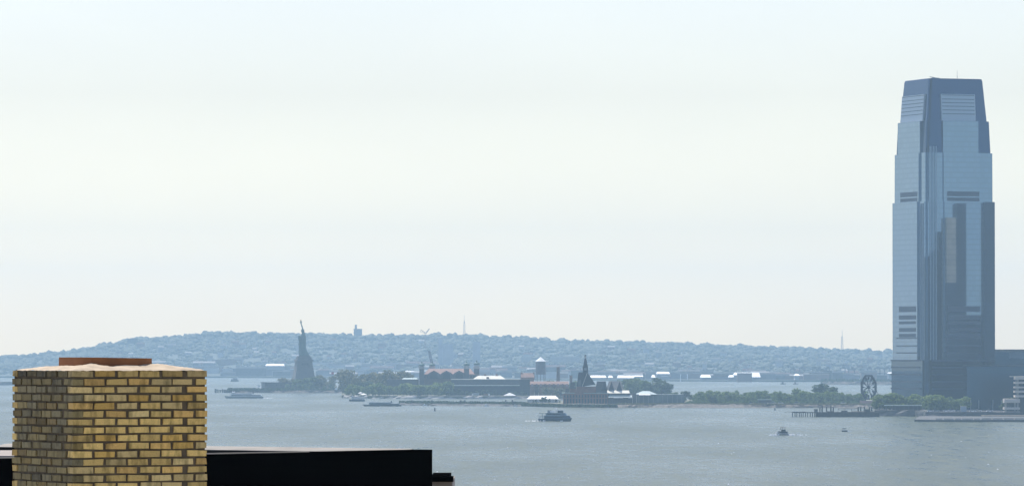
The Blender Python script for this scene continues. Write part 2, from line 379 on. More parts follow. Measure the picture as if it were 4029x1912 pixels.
def woodland():
    r = np.random.default_rng(3); V = []; C = 0; FF = []
    n = 0
    spots = []
    for i in range(24000):
        px = r.uniform(-900, 4500); y0 = shoreY(px) + 420; Y = y0 + (YR - y0) * r.uniform(0, 1) ** 0.8
        if (math.sin(px * 0.05 + Y * 0.011) + math.sin(px * 0.021 - Y * 0.017)) < -0.75 and Y < 12000: continue
        spots.append((px, Y))
    for px in np.arange(-900, 4500, 6.0): spots.append((px + r.uniform(-4, 4), YR + r.uniform(-90, 20)))
    for px, Y in spots:
        rad = 2.6 + 5.5 * r.uniform(0, 1) ** 2.2 + (2.0 if Y > YR - 160 else 0); jit = 1 + r.uniform(-0.24, 0.24, (len(IV), 1))
        rg = Y > YR - 160
        P = IV * jit * np.array([rad, rad, rad * r.uniform(0.7, 1.15) * (1 if rg else .8)]) + np.array([X(px, Y), Y, hillz(px, Y) + rad * (.45 if rg else .25)])
        V.append(P); FF.append(IF + C); C += len(IV)
    me = np_mesh('woodland', np.concatenate(V), np.concatenate(FF), leafy('far_wood_leaves', (0.060, 0.074, 0.056), (0.070, 0.084, 0.062), 0.006, 0.0))
    me.polygons.foreach_set('use_smooth', [True] * len(me.polygons))
    o = bpy.data.objects.new('woodland', me); COL.objects.link(o)
    tag(o, 'hazy blue green woodland covering the far hills', 'woodland', kind='stuff')
woodland()

# ------------------------------------------------------------------ trees
def crown_mesh(name, seed, w, h, mat, cards=420, size=0.62, lobes=9):
    """unit tree crown: lobes of small leaf sprays, gaps between the lobes"""
    r = np.random.default_rng(seed); V = []; 
    cs = []
    for i in range(lobes):
        a = r.uniform(0, 2 * math.pi); d = r.uniform(0.1, 0.62) * w / 2; z = r.uniform(0.22, 0.82) * h
        d *= 1.0 - 0.5 * max(0, z / h - 0.55) / 0.45
        cs.append((d * math.cos(a), d * math.sin(a), z, r.uniform(0.22, 0.36) * w))
    cs.append((0, 0, h * 0.82, 0.22 * w))
    for i in range(cards):
        cx, cy, cz, rr = cs[r.integers(len(cs))]
        d = r.normal(size=3); d /= np.linalg.norm(d); p = np.array([cx, cy, cz]) + d * rr * r.uniform(0.55, 1.05) * np.array([1, 1, 0.72])
        nrm = d + r.normal(size=3) * 0.55; nrm /= np.linalg.norm(nrm)
        a = np.cross(nrm, r.normal(size=3)); a /= np.linalg.norm(a); b = np.cross(nrm, a)
        s1, s2 = size * r.uniform(0.6, 1.3), size * r.uniform(0.5, 1.1)
        V += [p - a * s1 - b * s2 * 0.6, p + a * s1 * 0.7 - b * s2, p + a * s1 + b * s2 * 0.7, p - a * s1 * 0.6 + b * s2]
    V = np.array(V); Fc = np.arange(len(V)).reshape(-1, 4)
    return np_mesh(name, V, Fc, mat)
def trunk_mesh(seed, w, h):
    r = random.Random(seed); s = MB()
    s.bar((0, 0, -0.3), (0.1, 0.05, h * 0.45), 0.32, 0, 0.2, 6)
    for k in range(5):
        a = k * 1.256 + r.uniform(-.4, .4)
        s.bar((0.1, 0.05, h * (0.25 + 0.045 * k)), (math.cos(a) * w * 0.3, math.sin(a) * w * 0.3, h * r.uniform(0.5, 0.75)), 0.15, 0, 0.05, 5)
    me_o = s.build('trunk', MT['bark']); return me_o
PROTO = {}
def make_tree(kind):
    leaf, w, h, cards, size = dict(fresh=('leaf_fresh', 9, 10, 420, .6), mid=('leaf_mid', 9, 11, 420, .6), dark=('leaf_dark', 8, 12, 420, .6), olive=('leaf_olive', 13, 17, 560, .75), bush=('leaf_mid', 4, 3.2, 130, .4))[kind]
    out = []
    for k in range(4):
        t = thing('tree', 'tree', 'tree'); c = bpy.data.objects.new('crown', crown_mesh('crown', hash(kind) % 97 * 0 + len(kind) * 31 + k * 7 + ord(kind[0]), w, h, MT[leaf], cards, size)); COL.objects.link(c); c.parent = t
        tr = trunk_mesh(k, w, h); tr.parent = t
        out.append((t, h))
    return out
USED = set()
def tree(kind, px, Y, gz, height, label, group, wide=1.0, name=None):
    if kind not in PROTO: PROTO[kind] = make_tree(kind)
    k = rnd.randrange(4); t, h = PROTO[kind][k]
    height *= rnd.choice((.72, .85, .95, 1.0, 1.08, 1.15)); s = height / h; wide *= rnd.uniform(.9, 1.35)
    loc = (X(px, Y), Y, gz); rz = rnd.uniform(0, 6.28)
    if (kind, k) in USED: o = dup(t, loc, rz)
    else: USED.add((kind, k)); o = t; o.location = loc; o.rotation_euler.z = rz
    o.scale = (s * wide, s * wide, s); o['label'] = label; o['group'] = group; o['category'] = 'tree'
    if name: o.name = name
    return o
def grove(kind, p0, p1, Y0, Y1, n, h0, h1, gz, label, group, wide=1.0):
    for i in range(n):
        f = (i + rnd.uniform(0.15, 0.85)) / n
        tree(kind, p0 + (p1 - p0) * f, rnd.uniform(Y0, Y1), gz, rnd.uniform(h0, h1), label, group, wide * rnd.uniform(0.85, 1.2))
G = 'trees on the statue island'
grove('olive', 1110, 1160, 6530, 6570, 4, 14, 17, 3, 'olive green tree left of the statue pedestal', G)
grove('mid', 1160, 1235, 6520, 6560, 5, 14, 17, 3, 'mid green tree standing in front of the statue pedestal', G)
grove('olive', 1235, 1320, 6520, 6600, 6, 15, 19, 3, 'olive green tree just right of the statue pedestal', G)
grove('mid', 1120, 1330, 6490, 6515, 9, 6, 9, 3, 'short green tree along the shore below the statue', G)
tree('dark', 1350, 6450, 3, 17, 'dark bluish tree standing alone at the right end of the statue island', G, 1.3)
G = 'trees on the island with the domed hall'
grove('olive', 1345, 1600, 6000, 6090, 15, 21, 26, 3, 'tall olive tree in the mass left of the domed hall', G, 1.1)
grove('dark', 1345, 1480, 5900, 5960, 6, 12, 16, 3, 'dark tree at the foot of the tall olive trees', G, 1.2)
grove('fresh', 1365, 1640, 5700, 5760, 17, 9.5, 13, 3, 'fresh green tree along the seawall left of the domed hall', G, 1.15)
grove('fresh', 1640, 1775, 5690, 5740, 9, 10, 14.5, 3, 'fresh green tree in front of the domed hall facade', G, 1.15)
grove('dark', 1770, 2080, 5680, 5700, 16, 5, 8, 3, 'low dark tree in front of the long terrace building', G, 1.3)
grove('mid', 2105, 2190, 5860, 5900, 6, 13, 16, 3, 'green tree between the water tower and the chimney stack', G, 1.2)
grove('mid', 2205, 2280, 5860, 5900, 5, 12, 15, 3, 'green tree between the chimney stack and the spire', G, 1.2)
grove('olive', 2140, 2215, 5560, 5600, 4, 9, 11, 3, 'brownish olive tree beside the orange roofed row', G, 1.2)
grove('mid', 2455, 2560, 5540, 5640, 9, 15, 19, 3, 'green tree behind the dormered terminal roof', G, 1.1)
grove('dark', 2550, 2600, 5540, 5600, 4, 17, 20, 3, 'dark green tree at the right of the terminal woods', G, 1.2)
grove('dark', 2596, 2632, 5530, 5570, 4, 16, 18, 3, 'dark rounded tree at the right tip of the island', G, 1.3)
G = 'park trees along the far bank'
tree('dark', 2695, 4990, 3, 15, 'lone leafy tree rising left of the park grove', G, 1.2)
grove('mid', 2640, 2740, 4960, 5000, 6, 6, 9, 3, 'low green tree behind the grass right of the train shed', G, 1.3)
grove('fresh', 2740, 3060, 4790, 4960, 28, 8, 12, 3, 'fresh green tree in the left half of the park grove', G, 0.95)
grove('mid', 2740, 3200, 4770, 4830, 24, 5.5, 9, 3, 'mid green tree in the front row of the park grove', G, 1.0)
grove('dark', 2790, 2820, 4765, 4775, 2, 8, 9, 3, 'dark rounded tree standing forward of the park grove', G, 1.2)
grove('fresh', 3060, 3400, 4780, 4950, 28, 9.5, 12.5, 3, 'fresh green tree in the park grove left of the octagonal clock', G, 0.95)
grove('mid', 3200, 3400, 4760, 4800, 10, 7, 10, 3, 'mid green tree in the front row beside the octagonal clock', G, 1.1)
grove('dark', 3215, 3278, 4900, 4950, 4, 15, 17, 3, 'tallest dark green tree in the park grove', G, 1.3)
grove('fresh', 3445, 3615, 4104, 4130, 13, 10.5, 13.5, 4.5, 'bright green tree right of the octagonal clock', G, 1.2)
grove('fresh', 3645, 3805, 4010, 4050, 13, 9.5, 12, 4.5, 'bright green tree at the foot of the glass skyscraper', 'trees at the skyscraper foot', 1.15)
grove('mid', 3942, 3985, 4010, 4040, 3, 10, 12, 4.5, 'green tree beside the white balcony building', 'trees at the skyscraper foot', 1.0)

# ------------------------------------------------------------------ glass skyscraper
GL = glass_wall('reflective_blue_glass', (0.165, 0.255, 0.38), (0.138, 0.22, 0.335), 4.1, 1.5)
GB = glass_wall('corner_bay_glass', (0.155, 0.245, 0.37), (0.135, 0.215, 0.33), 4.1, 1.5)
GD = glass_wall('sky_darkened_glass', (0.006, 0.03, 0.085), (0.008, 0.034, 0.09), 4.1, 1.5)  # darker copy of the glass paints in the upper sky it reflects
LV = principled('plant_floor_louvre', (0.02, 0.04, 0.075), 0.5)
TY = 4150.0; SCL = F / TY
def tz(py): return Z(py, TY)
TA = R(20)
tower_rot = TA
cornx = X(3641, TY)
tw = thing('glass_skyscraper', 'tall blue glass skyscraper with stepped tapering top', 'skyscraper', (cornx, TY, 0), TA)
WU, WV = 62.0, 66.0          # right face along +x, left face along +y of the tower
def tier_poly(i, cut=2.2):   # plan inset by i metres, near and side corners notched
    a, b, c, d = i, WU - i, i, WV - i
    return [(a + cut, c), (b - cut, c), (b - cut, c + cut), (b, c + cut), (b, d - cut), (b - cut, d), (a + cut, d), (a, d - cut), (a, c + cut), (a + cut, c + cut)]
s = MB()
tiers = [(4.5, tz(792), 0.0, 0.0), (tz(792), tz(600), 1.35, 1.45), (tz(600), tz(474), 2.55, 3.5), (tz(474), tz(312), 4.8, 7.4)]
for k, (z0, z1, i0, i1) in enumerate(tiers[:2]): s.prism(tier_poly(i0), z0, z1, 0, tier_poly(i1))
s.build('lower_body', GB, tw)
s = MB()
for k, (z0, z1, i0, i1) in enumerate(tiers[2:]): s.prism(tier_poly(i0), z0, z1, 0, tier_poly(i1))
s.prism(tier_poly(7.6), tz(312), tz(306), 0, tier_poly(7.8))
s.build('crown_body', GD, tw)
# dark vertical bay next to the right edge and the rib strip of the corner
s = MB()
for k in range(5):
    x = 4.2 + k * 1.35
    s.box((x, -0.25, (tz(575) + tz(1570)) / 2), (0.5, 0.5, tz(575) - tz(1570)), 0, k % 2)
for k in range(3):
    y = 4.2 + k * 2.5
    s.box((-0.25, y, (tz(800) + tz(1570)) / 2), (0.5, 0.6, tz(800) - tz(1570)), 0, k % 2)
s.build('corner_ribs', [principled('pale_rib', (0.24, 0.32, 0.40), 0.4, metal=0.6), principled('deep_rib', (0.14, 0.21, 0.30), 0.3, metal=0.8)], tw)
def panel(face, a, b, z0, z1, i0, i1, dep, mat, name='facade_panel'):
    s = MB()
    if face == 'r':
        v = [(a, i0 - dep, z0), (b, i0 - dep, z0), (b, i1 - dep, z1), (a, i1 - dep, z1), (a, i0 + .2, z0), (b, i0 + .2, z0), (b, i1 + .2, z1), (a, i1 + .2, z1)]
        f = [(0, 1, 2, 3), (1, 5, 6, 2), (4, 0, 3, 7), (3, 2, 6, 7), (0, 4, 5, 1)]
    else:
        v = [(i0 - dep, b, z0), (i0 - dep, a, z0), (i1 - dep, a, z1), (i1 - dep, b, z1), (i0 + .2, b, z0), (i0 + .2, a, z0), (i1 + .2, a, z1), (i1 + .2, b, z1)]
        f = [(0, 1, 2, 3), (1, 5, 6, 2), (4, 0, 3, 7), (3, 2, 6, 7), (0, 4, 5, 1)]
    s.add(v, f); return s.build(name, mat, tw)
LIGHTG = principled('louvre_screen', (0.36, 0.43, 0.49), 0.45, metal=0.5)
UR0, UR1, VL0, VL1 = 16.2, 48.5, 13, 56
for (z0, z1, i0, i1) in [(tz(1418), tz(792), 0, 0), (tz(792), tz(600), 1.35, 1.45), (tz(600), tz(474), 2.55, 2.55), (tz(474), tz(368), 4.8, 6.5)]:
    pm = LIGHTG if i0 == 4.8 else GL
    panel('r', UR0, UR1 - i0 * 0.5, z0, z1, i0, i1, 1.3, pm)
    panel('l', VL0, VL1, z0, z1, i0, i1, 1.3, pm)
# horizontal louvre lines of the crown screens, plant floors, podium bands: thin dark strips proud of the panels
s = MB()
for py in (372, 388, 402, 416, 431, 446):
    z = tz(py); i = 4.8 + (6.5 - 4.8) * (z - tz(474)) / (tz(368) - tz(474))
    s.box(((UR0 + UR1 - 3) / 2 + .3, i - 1.35, z), (UR1 - UR0 - 4, 0.3, 0.5)); s.box((i - 1.35, (VL0 + VL1) / 2, z), (0.3, VL1 - VL0 - 1, 0.5))
s.build('crown_louvres', LV, tw)
for (a, b, i) in [(752, 771, 1.38), (776, 790, 1.38), (1204, 1226, 0), (1239, 1256, 0), (1263, 1274, 0), (1289, 1304, 0), (1312, 1326, 0)]:
    zc, dz = (tz(a) + tz(b)) / 2, tz(a) - tz(b)
    MB().box((19 + 14.3, i - 1.32, zc), (28.2, 0.16, dz)).build('plant_floor', LV, tw); MB().box((i - 1.32, 32, zc), (0.16, 33, dz)).build('plant_floor', LV, tw)
for py in (1330, 1360, 1388):
    MB().box((32, -1.32, tz(py)), (31.5, 0.2, 0.9)).build('floor_line', LV, tw); MB().box((-1.32, 33, tz(py)), (0.2, 41, 0.9)).build('floor_line', LV, tw)
pod = MB(); q = [(-1.4, 3), (3, 3), (3, -1.6), (WU - 2, -1.6), (WU - 2, 4), (WU, 4), (WU, WV - 3), (-1.4, WV - 3)]
pod.prism(q, 4.4, tz(1416))
for py in (1418, 1445, 1473, 1501, 1529):
    pod.box((WU / 2 + 1, -1.7, tz(py)), (WU - 8, 0.3, 1.3), 0, 1); pod.box((-1.7, WV / 2 + 2, tz(py)), (0.3, WV - 8, 1.3), 0, 1)
pod.build('podium', [glass_wall('podium_glass', (0.045, 0.085, 0.13), (0.055, 0.095, 0.14), 5.5, 2.5), LV], tw)
s = MB(); s.bar((42, 30, tz(306)), (42, 30, tz(266)), 0.22, 0, 0.08)
s.build('antenna', MT['steel'], tw)
s = MB(); s.box((15, 14, tz(306) + 0.2), (6, 4, .9)); s.bar((9.5, 12, tz(299)), (17, 12, tz(305)), 0.3)
s.build('roof_crane', MT['grey'], tw)

# high-rises off to the right whose mirror images stand in the right face
nrm = Vector((math.sin(TA), -math.cos(TA), 0)); p0 = Vector((cornx, TY, 0))
def mirror(p): 
    p = Vector((p[0], p[1], 0)); return p - 2 * ((p - p0).dot(nrm)) * nrm
def reflected(p_0, p_1, top, mat, label, Yv=4900, deep=45, steps=()):
    s = MB()
    for (a, b, t) in [(p_0, p_1, top)] + list(steps):
        zt = 49 + (HY - t) / F * Yv
        pts = [mirror((X(a, Yv), Yv)), mirror((X(b, Yv), Yv)), mirror((X(b, Yv), Yv + deep)), mirror((X(a, Yv), Yv + deep))]
        pts = [(q.x, q.y) for q in reversed(pts)]
        c = (sum(q[0] for q in pts) / 4, sum(q[1] for q in pts) / 4)
        s.prism([(x - c[0] if 0 else x, y) for x, y in pts], 4, zt)
    tag(s.build('apartment_tower', mat), label, 'high-rise', 'high-rises mirrored in the skyscraper')
HD = principled('dark_highrise', (0.012, 0.02, 0.03), 0.5, noise=0.4, nscale=0.06)
HT = principled('tan_highrise', (0.46, 0.32, 0.20), 0.8, noise=0.2, nscale=0.08)
reflected(3650, 3722, 1008, HD, 'low dark block mirrored in the lower glass of the skyscraper', steps=[(3672, 3720, 985), (3694, 3717, 912)])
reflected(3719, 3757, 856, HT, 'tan stepped high-rise mirrored beside the dark tower', 4860)
reflected(3759, 3797, 800, HD, 'tallest dark tower mirrored in the middle of the glass facade', 4900, steps=[(3753, 3760, 870)])
reflected(3716, 3762, 1112, HD, 'mid height dark block mirrored below the tan high-rise', 4840, 15)
reflected(3872, 3960, 795, HD, 'dark tower mirrored along the right edge of the skyscraper', 4900)
reflected(3600, 3990, 1240, HD, 'long low dark block mirrored in the skyscraper base', 5000)
tag(MB().box((X(4700, 3900) + 460, 3600, 1.5), (900, 2200, 6)).build('neighbour_ground', MT['soil']), kind='structure')

# ------------------------------------------------------------------ dark blocks right of the skyscraper
BG_ = glass_wall('dark_office_glass', (0.018, 0.055, 0.11), (0.025, 0.06, 0.115), 4.5, 3.0, rough=0.15)
Y0 = 4240
t = thing('office_block', 'broad dark glass office block right of the skyscraper', 'building', (X(3880, Y0), Y0, 4.5))
Wd = M(560, Y0)
MB().box((Wd / 2, 25, (Z(1384, Y0) - 4.5) / 2), (Wd, 50, Z(1384, Y0) - 4.5)).build('wall', BG_, t)
MB().box((Wd / 2, 25, Z(1379, Y0) - 4.5), (Wd + 1, 51, M(10, Y0))).build('roof', principled('roof_screen', (0.16, 0.17, 0.17), 0.7, noise=.2, nscale=.1), t)
MB().box((M(90, Y0) + M(200, Y0) , -0.3, Z(1397, Y0) - 4.5), (M(400, Y0), 0.5, M(24, Y0))).build('upper_band', principled('blue_band', (0.10, 0.15, 0.20), 0.4, metal=.4), t)
Y0 = 4125
t = thing('low_office_block', 'lower dark glass block in front of the skyscraper corner', 'building', (X(3803, Y0), Y0, 4.5))
Wd = M(420, Y0)
MB().box((Wd / 2, 20, (Z(1440, Y0) - 4.5) / 2), (Wd, 40, Z(1440, Y0) - 4.5)).build('wall', BG_, t)
MB().box((Wd / 2, 20, Z(1440, Y0) - 4.3), (Wd + .6, 40.6, 0.8)).build('parapet', MT['slate'], t)
s = MB()
for px in (3818, 3850, 3905, 3938): s.box((M(px - 3803, Y0), -0.2, M(30, Y0) / 2), (0.6, 0.4, M(48, Y0)))
s.build('pilasters', MT['grey'], t)
# white balcony building
BEI = principled('beige_balcony', (0.62, 0.55, 0.46), 0.8, noise=0.1, nscale=0.2)
def balcony_building():
    Y = 3965
    t = thing('balcony_building', 'white apartment building with stacked balcony slabs at the right edge', 'building', (X(3948, Y), Y, 4.5))
    def zz(py): return Z(py, Y) - 4.5
    def xx(px): return M(px - 3948, Y)
    s = MB(); s.box(((xx(4002) + xx(4200)) / 2, 9, zz(1486) / 2), (xx(4200) - xx(4002), 12, zz(1486)))
    s.box(((xx(3956) + xx(4002)) / 2, 9, zz(1572) / 2), (xx(4000) - xx(3956), 11.5, zz(1572)))
    s.build('wall', MT['window'], t)
    for py, h in ((1486, 13), (1505, 8), (1523, 7), (1540, 8), (1558, 8)):
        s = MB(); s.box(((xx(3992) + xx(4200)) / 2, 5, zz(py)), (xx(4200) - xx(3992), 14, M(h, Y))); s.build('balcony', BEI, t)
    for py, h in ((1576, 16), (1606, 9), (1622, 9)):
        s = MB(); s.box(((xx(3949) + xx(4010)) / 2, 3, zz(py)), (xx(4010) - xx(3949), 14, M(h, Y))); s.build('balcony', BEI, t)
    for px, y0 in ((3957, 1570), (3993, 1570), (4004, 1486), (4040, 1486), (4090, 1486)):
        s = MB(); s.box((xx(px), 2, zz(y0) / 2), (M(7, Y), 0.8, zz(y0))); s.build('pier', MT['pale'], t)
    MB().box(((xx(3956) + xx(4200)) / 2, 9, zz(1482) + .2), (xx(4200) - xx(4000), 10, 0.5)).build('roof', MT['pale'], t)
balcony_building()
# quay in front
def quay():
    Y = 3735
    s = MB(); x0, x1 = X(3605, Y), X(4300, Y)
    s.prism([(x0, Y + 20), (x0 + 14, Y), (x1, Y), (x1, 3960), (x0 + 20, 3960)], -2, 1.6)
    t = tag(s.build('quay', principled('quay_paving', (.075, .075, .07), .9, noise=.3, nscale=.1)), kind='structure')
    w_ = thing('quay_wall', 'pale dashed parapet along the quay below the balcony building', 'wall', (0, 0, 1.6))
    x = x0 + 14
    k = 0
    while x < x1 - 5:
        L_ = rnd.uniform(5, 9); MB().box((x + L_ / 2, Y + 8, 0.45), (L_ - 0.9, 0.5, 0.9)).build('wall_block', MT['pale'], w_); x += L_; k += 1
    s = MB()
    s.box(((x0 + x1) / 2 + 25, Y + 90, 1.9), (x1 - x0 - 60, 12, 0.6)); s.build('terrace_step', MT['tan'], w_)
quay()
# small vehicles and kiosk under the trees of the promenade
def car(px, Y, z, rz, mat, label, ln=4.6, hh=1.5):
    t = thing('parked_car', label, 'car', (X(px, Y), Y, z), rz, 'cars parked along the far bank')
    s = MB(); s.prism([(-ln / 2, -.9), (ln / 2, -.9), (ln / 2, .9), (-ln / 2, .9)], .3, hh * .55, 0, [(-ln / 2 + .1, -.85), (ln / 2 - .1, -.85), (ln / 2 - .1, .85), (-ln / 2 + .1, .85)])
    s.build('body', mat, t)
    s = MB(); s.prism([(-ln * .36, -.8), (ln * .25, -.8), (ln * .25, .8), (-ln * .36, .8)], hh * .55, hh, 0, [(-ln * .28, -.65), (ln * .12, -.65), (ln * .12, .65), (-ln * .28, .65)], 1)
    s.build('cabin', [MT['window'], mat], t)
    for a in (-.3, .3):
        for b in (-.85, .85):
            q = MB(); q.bar((a * ln, b - .1, .33), (a * ln, b + .1, .33), .33, 0, None, 10); q.build('wheel', MT['tar'], t)
CARP = [('white', 'white'), ('silver', 'boat_grey'), ('dark', 'hull_dark'), ('cream', 'cream')]
for i, (px, Y) in enumerate([(3030, 4752), (3042, 4755), (3070, 4760), (3135, 4765), (3150, 4768), (3215, 4770), (3318, 4752), (2955, 4748), (2838, 4790), (2900, 4800)]):
    c = CARP[(i * 3) % 4 if i not in (0, 2, 6) else 0]
    car(px, Y, 3.0, rnd.uniform(-.3, .3), MT[c[1]], f'{c[0]} vehicle parked on the bank before the park grove', 5.2, 2.2)
for i, px in enumerate((3660, 3683, 3701, 3722, 3742, 3768, 3826, 3840, 3848, 3893)):
    c = CARP[i % 4] if i % 3 else CARP[0]
    car(px, 3985 + (i % 3) * 6, 4.5, rnd.uniform(-.3, .3), MT[c[1]], f'{c[0]} car parked below the skyscraper trees', 5.0, 1.9)
t = thing('kiosk', 'pale blue box kiosk under the trees at the skyscraper foot', 'kiosk', (X(3790, 3990), 3990, 4.5))
MB().box((0, 0, 2), (M(22, 3990), 4, 4)).build('wall', principled('kiosk_blue', (0.30, 0.36, 0.42), .6), t); MB().box((0, 0, 4.15), (M(24, 3990), 4.6, .3)).build('roof', MT['pale'], t)
# low pavilion left of the skyscraper trees
def pavilion():
    Y = 4082
    t = thing('pavilion', 'long low pavilion with thin pale flat roof by the pier', 'pavilion', (X(3482, Y), Y, 4.5))
    W_ = M(150, Y)
    MB().box((W_ / 2, 5, Z(1594, Y) - 4.5), (W_, 12, 0.5)).build('roof', MT['copper_light'], t)
    MB().box((W_ / 2 + 2, 7, (Z(1596, Y) - 4.5) / 2), (W_ - 8, 7, Z(1596, Y) - 4.6)).build('wall', MT['dark'], t)
    for k in range(9): MB().box((1 + k * (W_ - 2) / 8, 0, (Z(1595, Y) - 4.6) / 2), (.5, .5, Z(1596, Y) - 4.5)).build('post', MT['steel'], t)
pavilion()
# timber pier and its mooring piles
def pier():
    Y = 4025
    t = thing('timber_pier', 'dark timber pier on open piles reaching left from the promenade', 'pier', (X(3108, Y), Y, 0))
    W_ = M(3450 - 3108, Y); a = M(62, Y)
    zt = Z(1620, Y)
    s = MB(); s.box((W_ / 2 + 2, 6, zt - .35), (W_, 10, .7)); s.bar((-4, 3, zt), (a, 3, zt + .2), .18); s.build('deck', MT['timber'], t)
    for k in range(13):
        x = 2.0 + k * (a + 8) / 12 + rnd.uniform(-.3, .3); s = MB(); s.bar((x, 2, -1), (x, 2, zt - .5), .36, 0, None, 6); s.bar((x + .4, 9, -1), (x + .4, 9, zt - .5), .36, 0, None, 6); s.build('pile', MT['timber'], t)
    s = MB(); s.box(((a + W_) / 2 + 5, 7, zt / 2 - .6), (W_ - a - 6, 9, zt - .4)); s.build('crib', MT['timber'], t)
    x = a + 8
    while x < W_ - 4:
        h = rnd.choice([.6, .8, 1.0, 2.2]); q = rnd.uniform(2, 5); MB().box((x, 5, zt + h / 2), (q, 4, h)).build('crate_stack', MT['timber'], t); x += rnd.uniform(9, 18)
    MB().box((M(205, Y), 4, zt + 1.6), (M(30, Y), 1.5, .35)).build('rail', MT['tan'], t)
    MB().box((M(290, Y), 7, zt + .35), (M(90, Y), 3, .5)).build('gangway', MT['tan'], t)
    for i, px in enumerate((3226, 3234, 3252, 3268, 3277, 3377, 3386, 3399, 3420, 3429)):
        q = thing('mooring_pile', 'tall dark mooring pile left of the pier railing' if px < 3300 else 'tall dark mooring pile in front of the octagonal clock', 'mooring pile', (X(px, 4060), 4060, 0), 0, 'mooring piles by the pier')
        s = MB(); s.bar((0, 0, -1), (rnd.uniform(-.3, .3), 0, Z(rnd.uniform(1594, 1600), 4060)), .75 if i % 2 else .55, 0, .5, 7); s.build('shaft', MT['timber'], q)
        s = MB(); s.lathe(0, 0, [(.8, 0), (.8, .5), (.3, .9)], 8); o = s.build('cap', MT['steel'], q); o.location.z = Z(1601, 4060) - .2
    b = thing('floating_dock', 'low floating dock with railings between the mooring piles', 'dock', (X(3297, 4090), 4090, 0))
    W2 = M(80, 4090); MB().box((W2 / 2, 0, .6), (W2, 5, 1.6)).build('deck', MT['timber'], b)
    s = MB(); s.box((W2 / 2, 2, Z(1607, 4090)), (W2, .5, .5)); s.box((W2 / 2, 0, Z(1612, 4090)), (W2, .3, .25), 0, 1)
    for k in range(4): s.bar((k * W2 / 3, 2, 1), (k * W2 / 3, 2, Z(1607, 4090)), .25)
    s.build('railing', [MT['rust'], MT['tan']], b)
pier()
# octagonal clock
CK = principled('dark_clock_steel', (0.012, 0.015, 0.02), 0.9, spec=0.1, noise=0.2, nscale=0.5)
def clock():
    Y = 4715; yaw = R(58)
    cz = Z(1523, Y); r = M(49, Y)
    t = thing('octagonal_clock', 'large open octagonal clock on struts, seen edge-on', 'clock', (X(3417, Y), Y, 3.0), -yaw)
    c = cz - 3.0
    oc = [Vector((math.cos(R(22.5 + 45 * k)) * r * 1.02, 0, math.sin(R(22.5 + 45 * k)) * r)) + Vector((0, 0, c)) for k in range(8)]
    s = MB()
    for k in range(8): s.bar(oc[k], oc[(k + 1) % 8], 1.05, 0, None, 4)
    s.build('rim', CK, t)
    s = MB()
    for k in range(12):
        a = R(30 * k); d = Vector((math.cos(a), 0, math.sin(a))); cc = Vector((0, 0, c))
        MB().bar(cc + d * r * .60, cc + d * r * .84, .75, 0, None, 4).build('hour_mark', CK, t)
    s = MB()
    for k in range(8): s.bar(oc[k], Vector((0, .3, c)) + (oc[k] - Vector((0, 0, c))) * .12, .22)
    for k in range(-3, 4):
        q = r * k / 4; s.bar((q, .4, c - r * .85), (q, .4, c + r * .85), .09); s.bar((-r * .85, .4, c + q), (r * .85, .4, c + q), .09)
    s.build('lattice', CK, t)
    s = MB(); s.lathe(0, 0, [(1.6, -.5), (1.6, .5)], 12); o = s.build('hub', CK, t); o.rotation_euler.x = R(90); o.location.z = c
    s = MB(); s.bar((0, -.6, c), (-r * .62, -.6, c - r * .2), .7, 0, .25); s.build('hour_hand', CK, t)
    s = MB(); s.bar((0, -.7, c), (-r * .1, -.7, c + r * .72), .35, 0, .12); s.build('minute_hand', CK, t)
    s = MB()
    for q in (-.5, .5): s.bar((q * r, .6, c + r * .3), (q * r * 1.1, 12, 0), .22); s.bar((q * r, .6, c - r * .9), (q * r, .6, 0), .3)
    s.build('struts', CK, t)
    s = MB(); s.box((0, -1.5, 1.9), (r * 2.0, .7, 2.9)); s.build('sign_panel', MT['pink'], t)
clock()

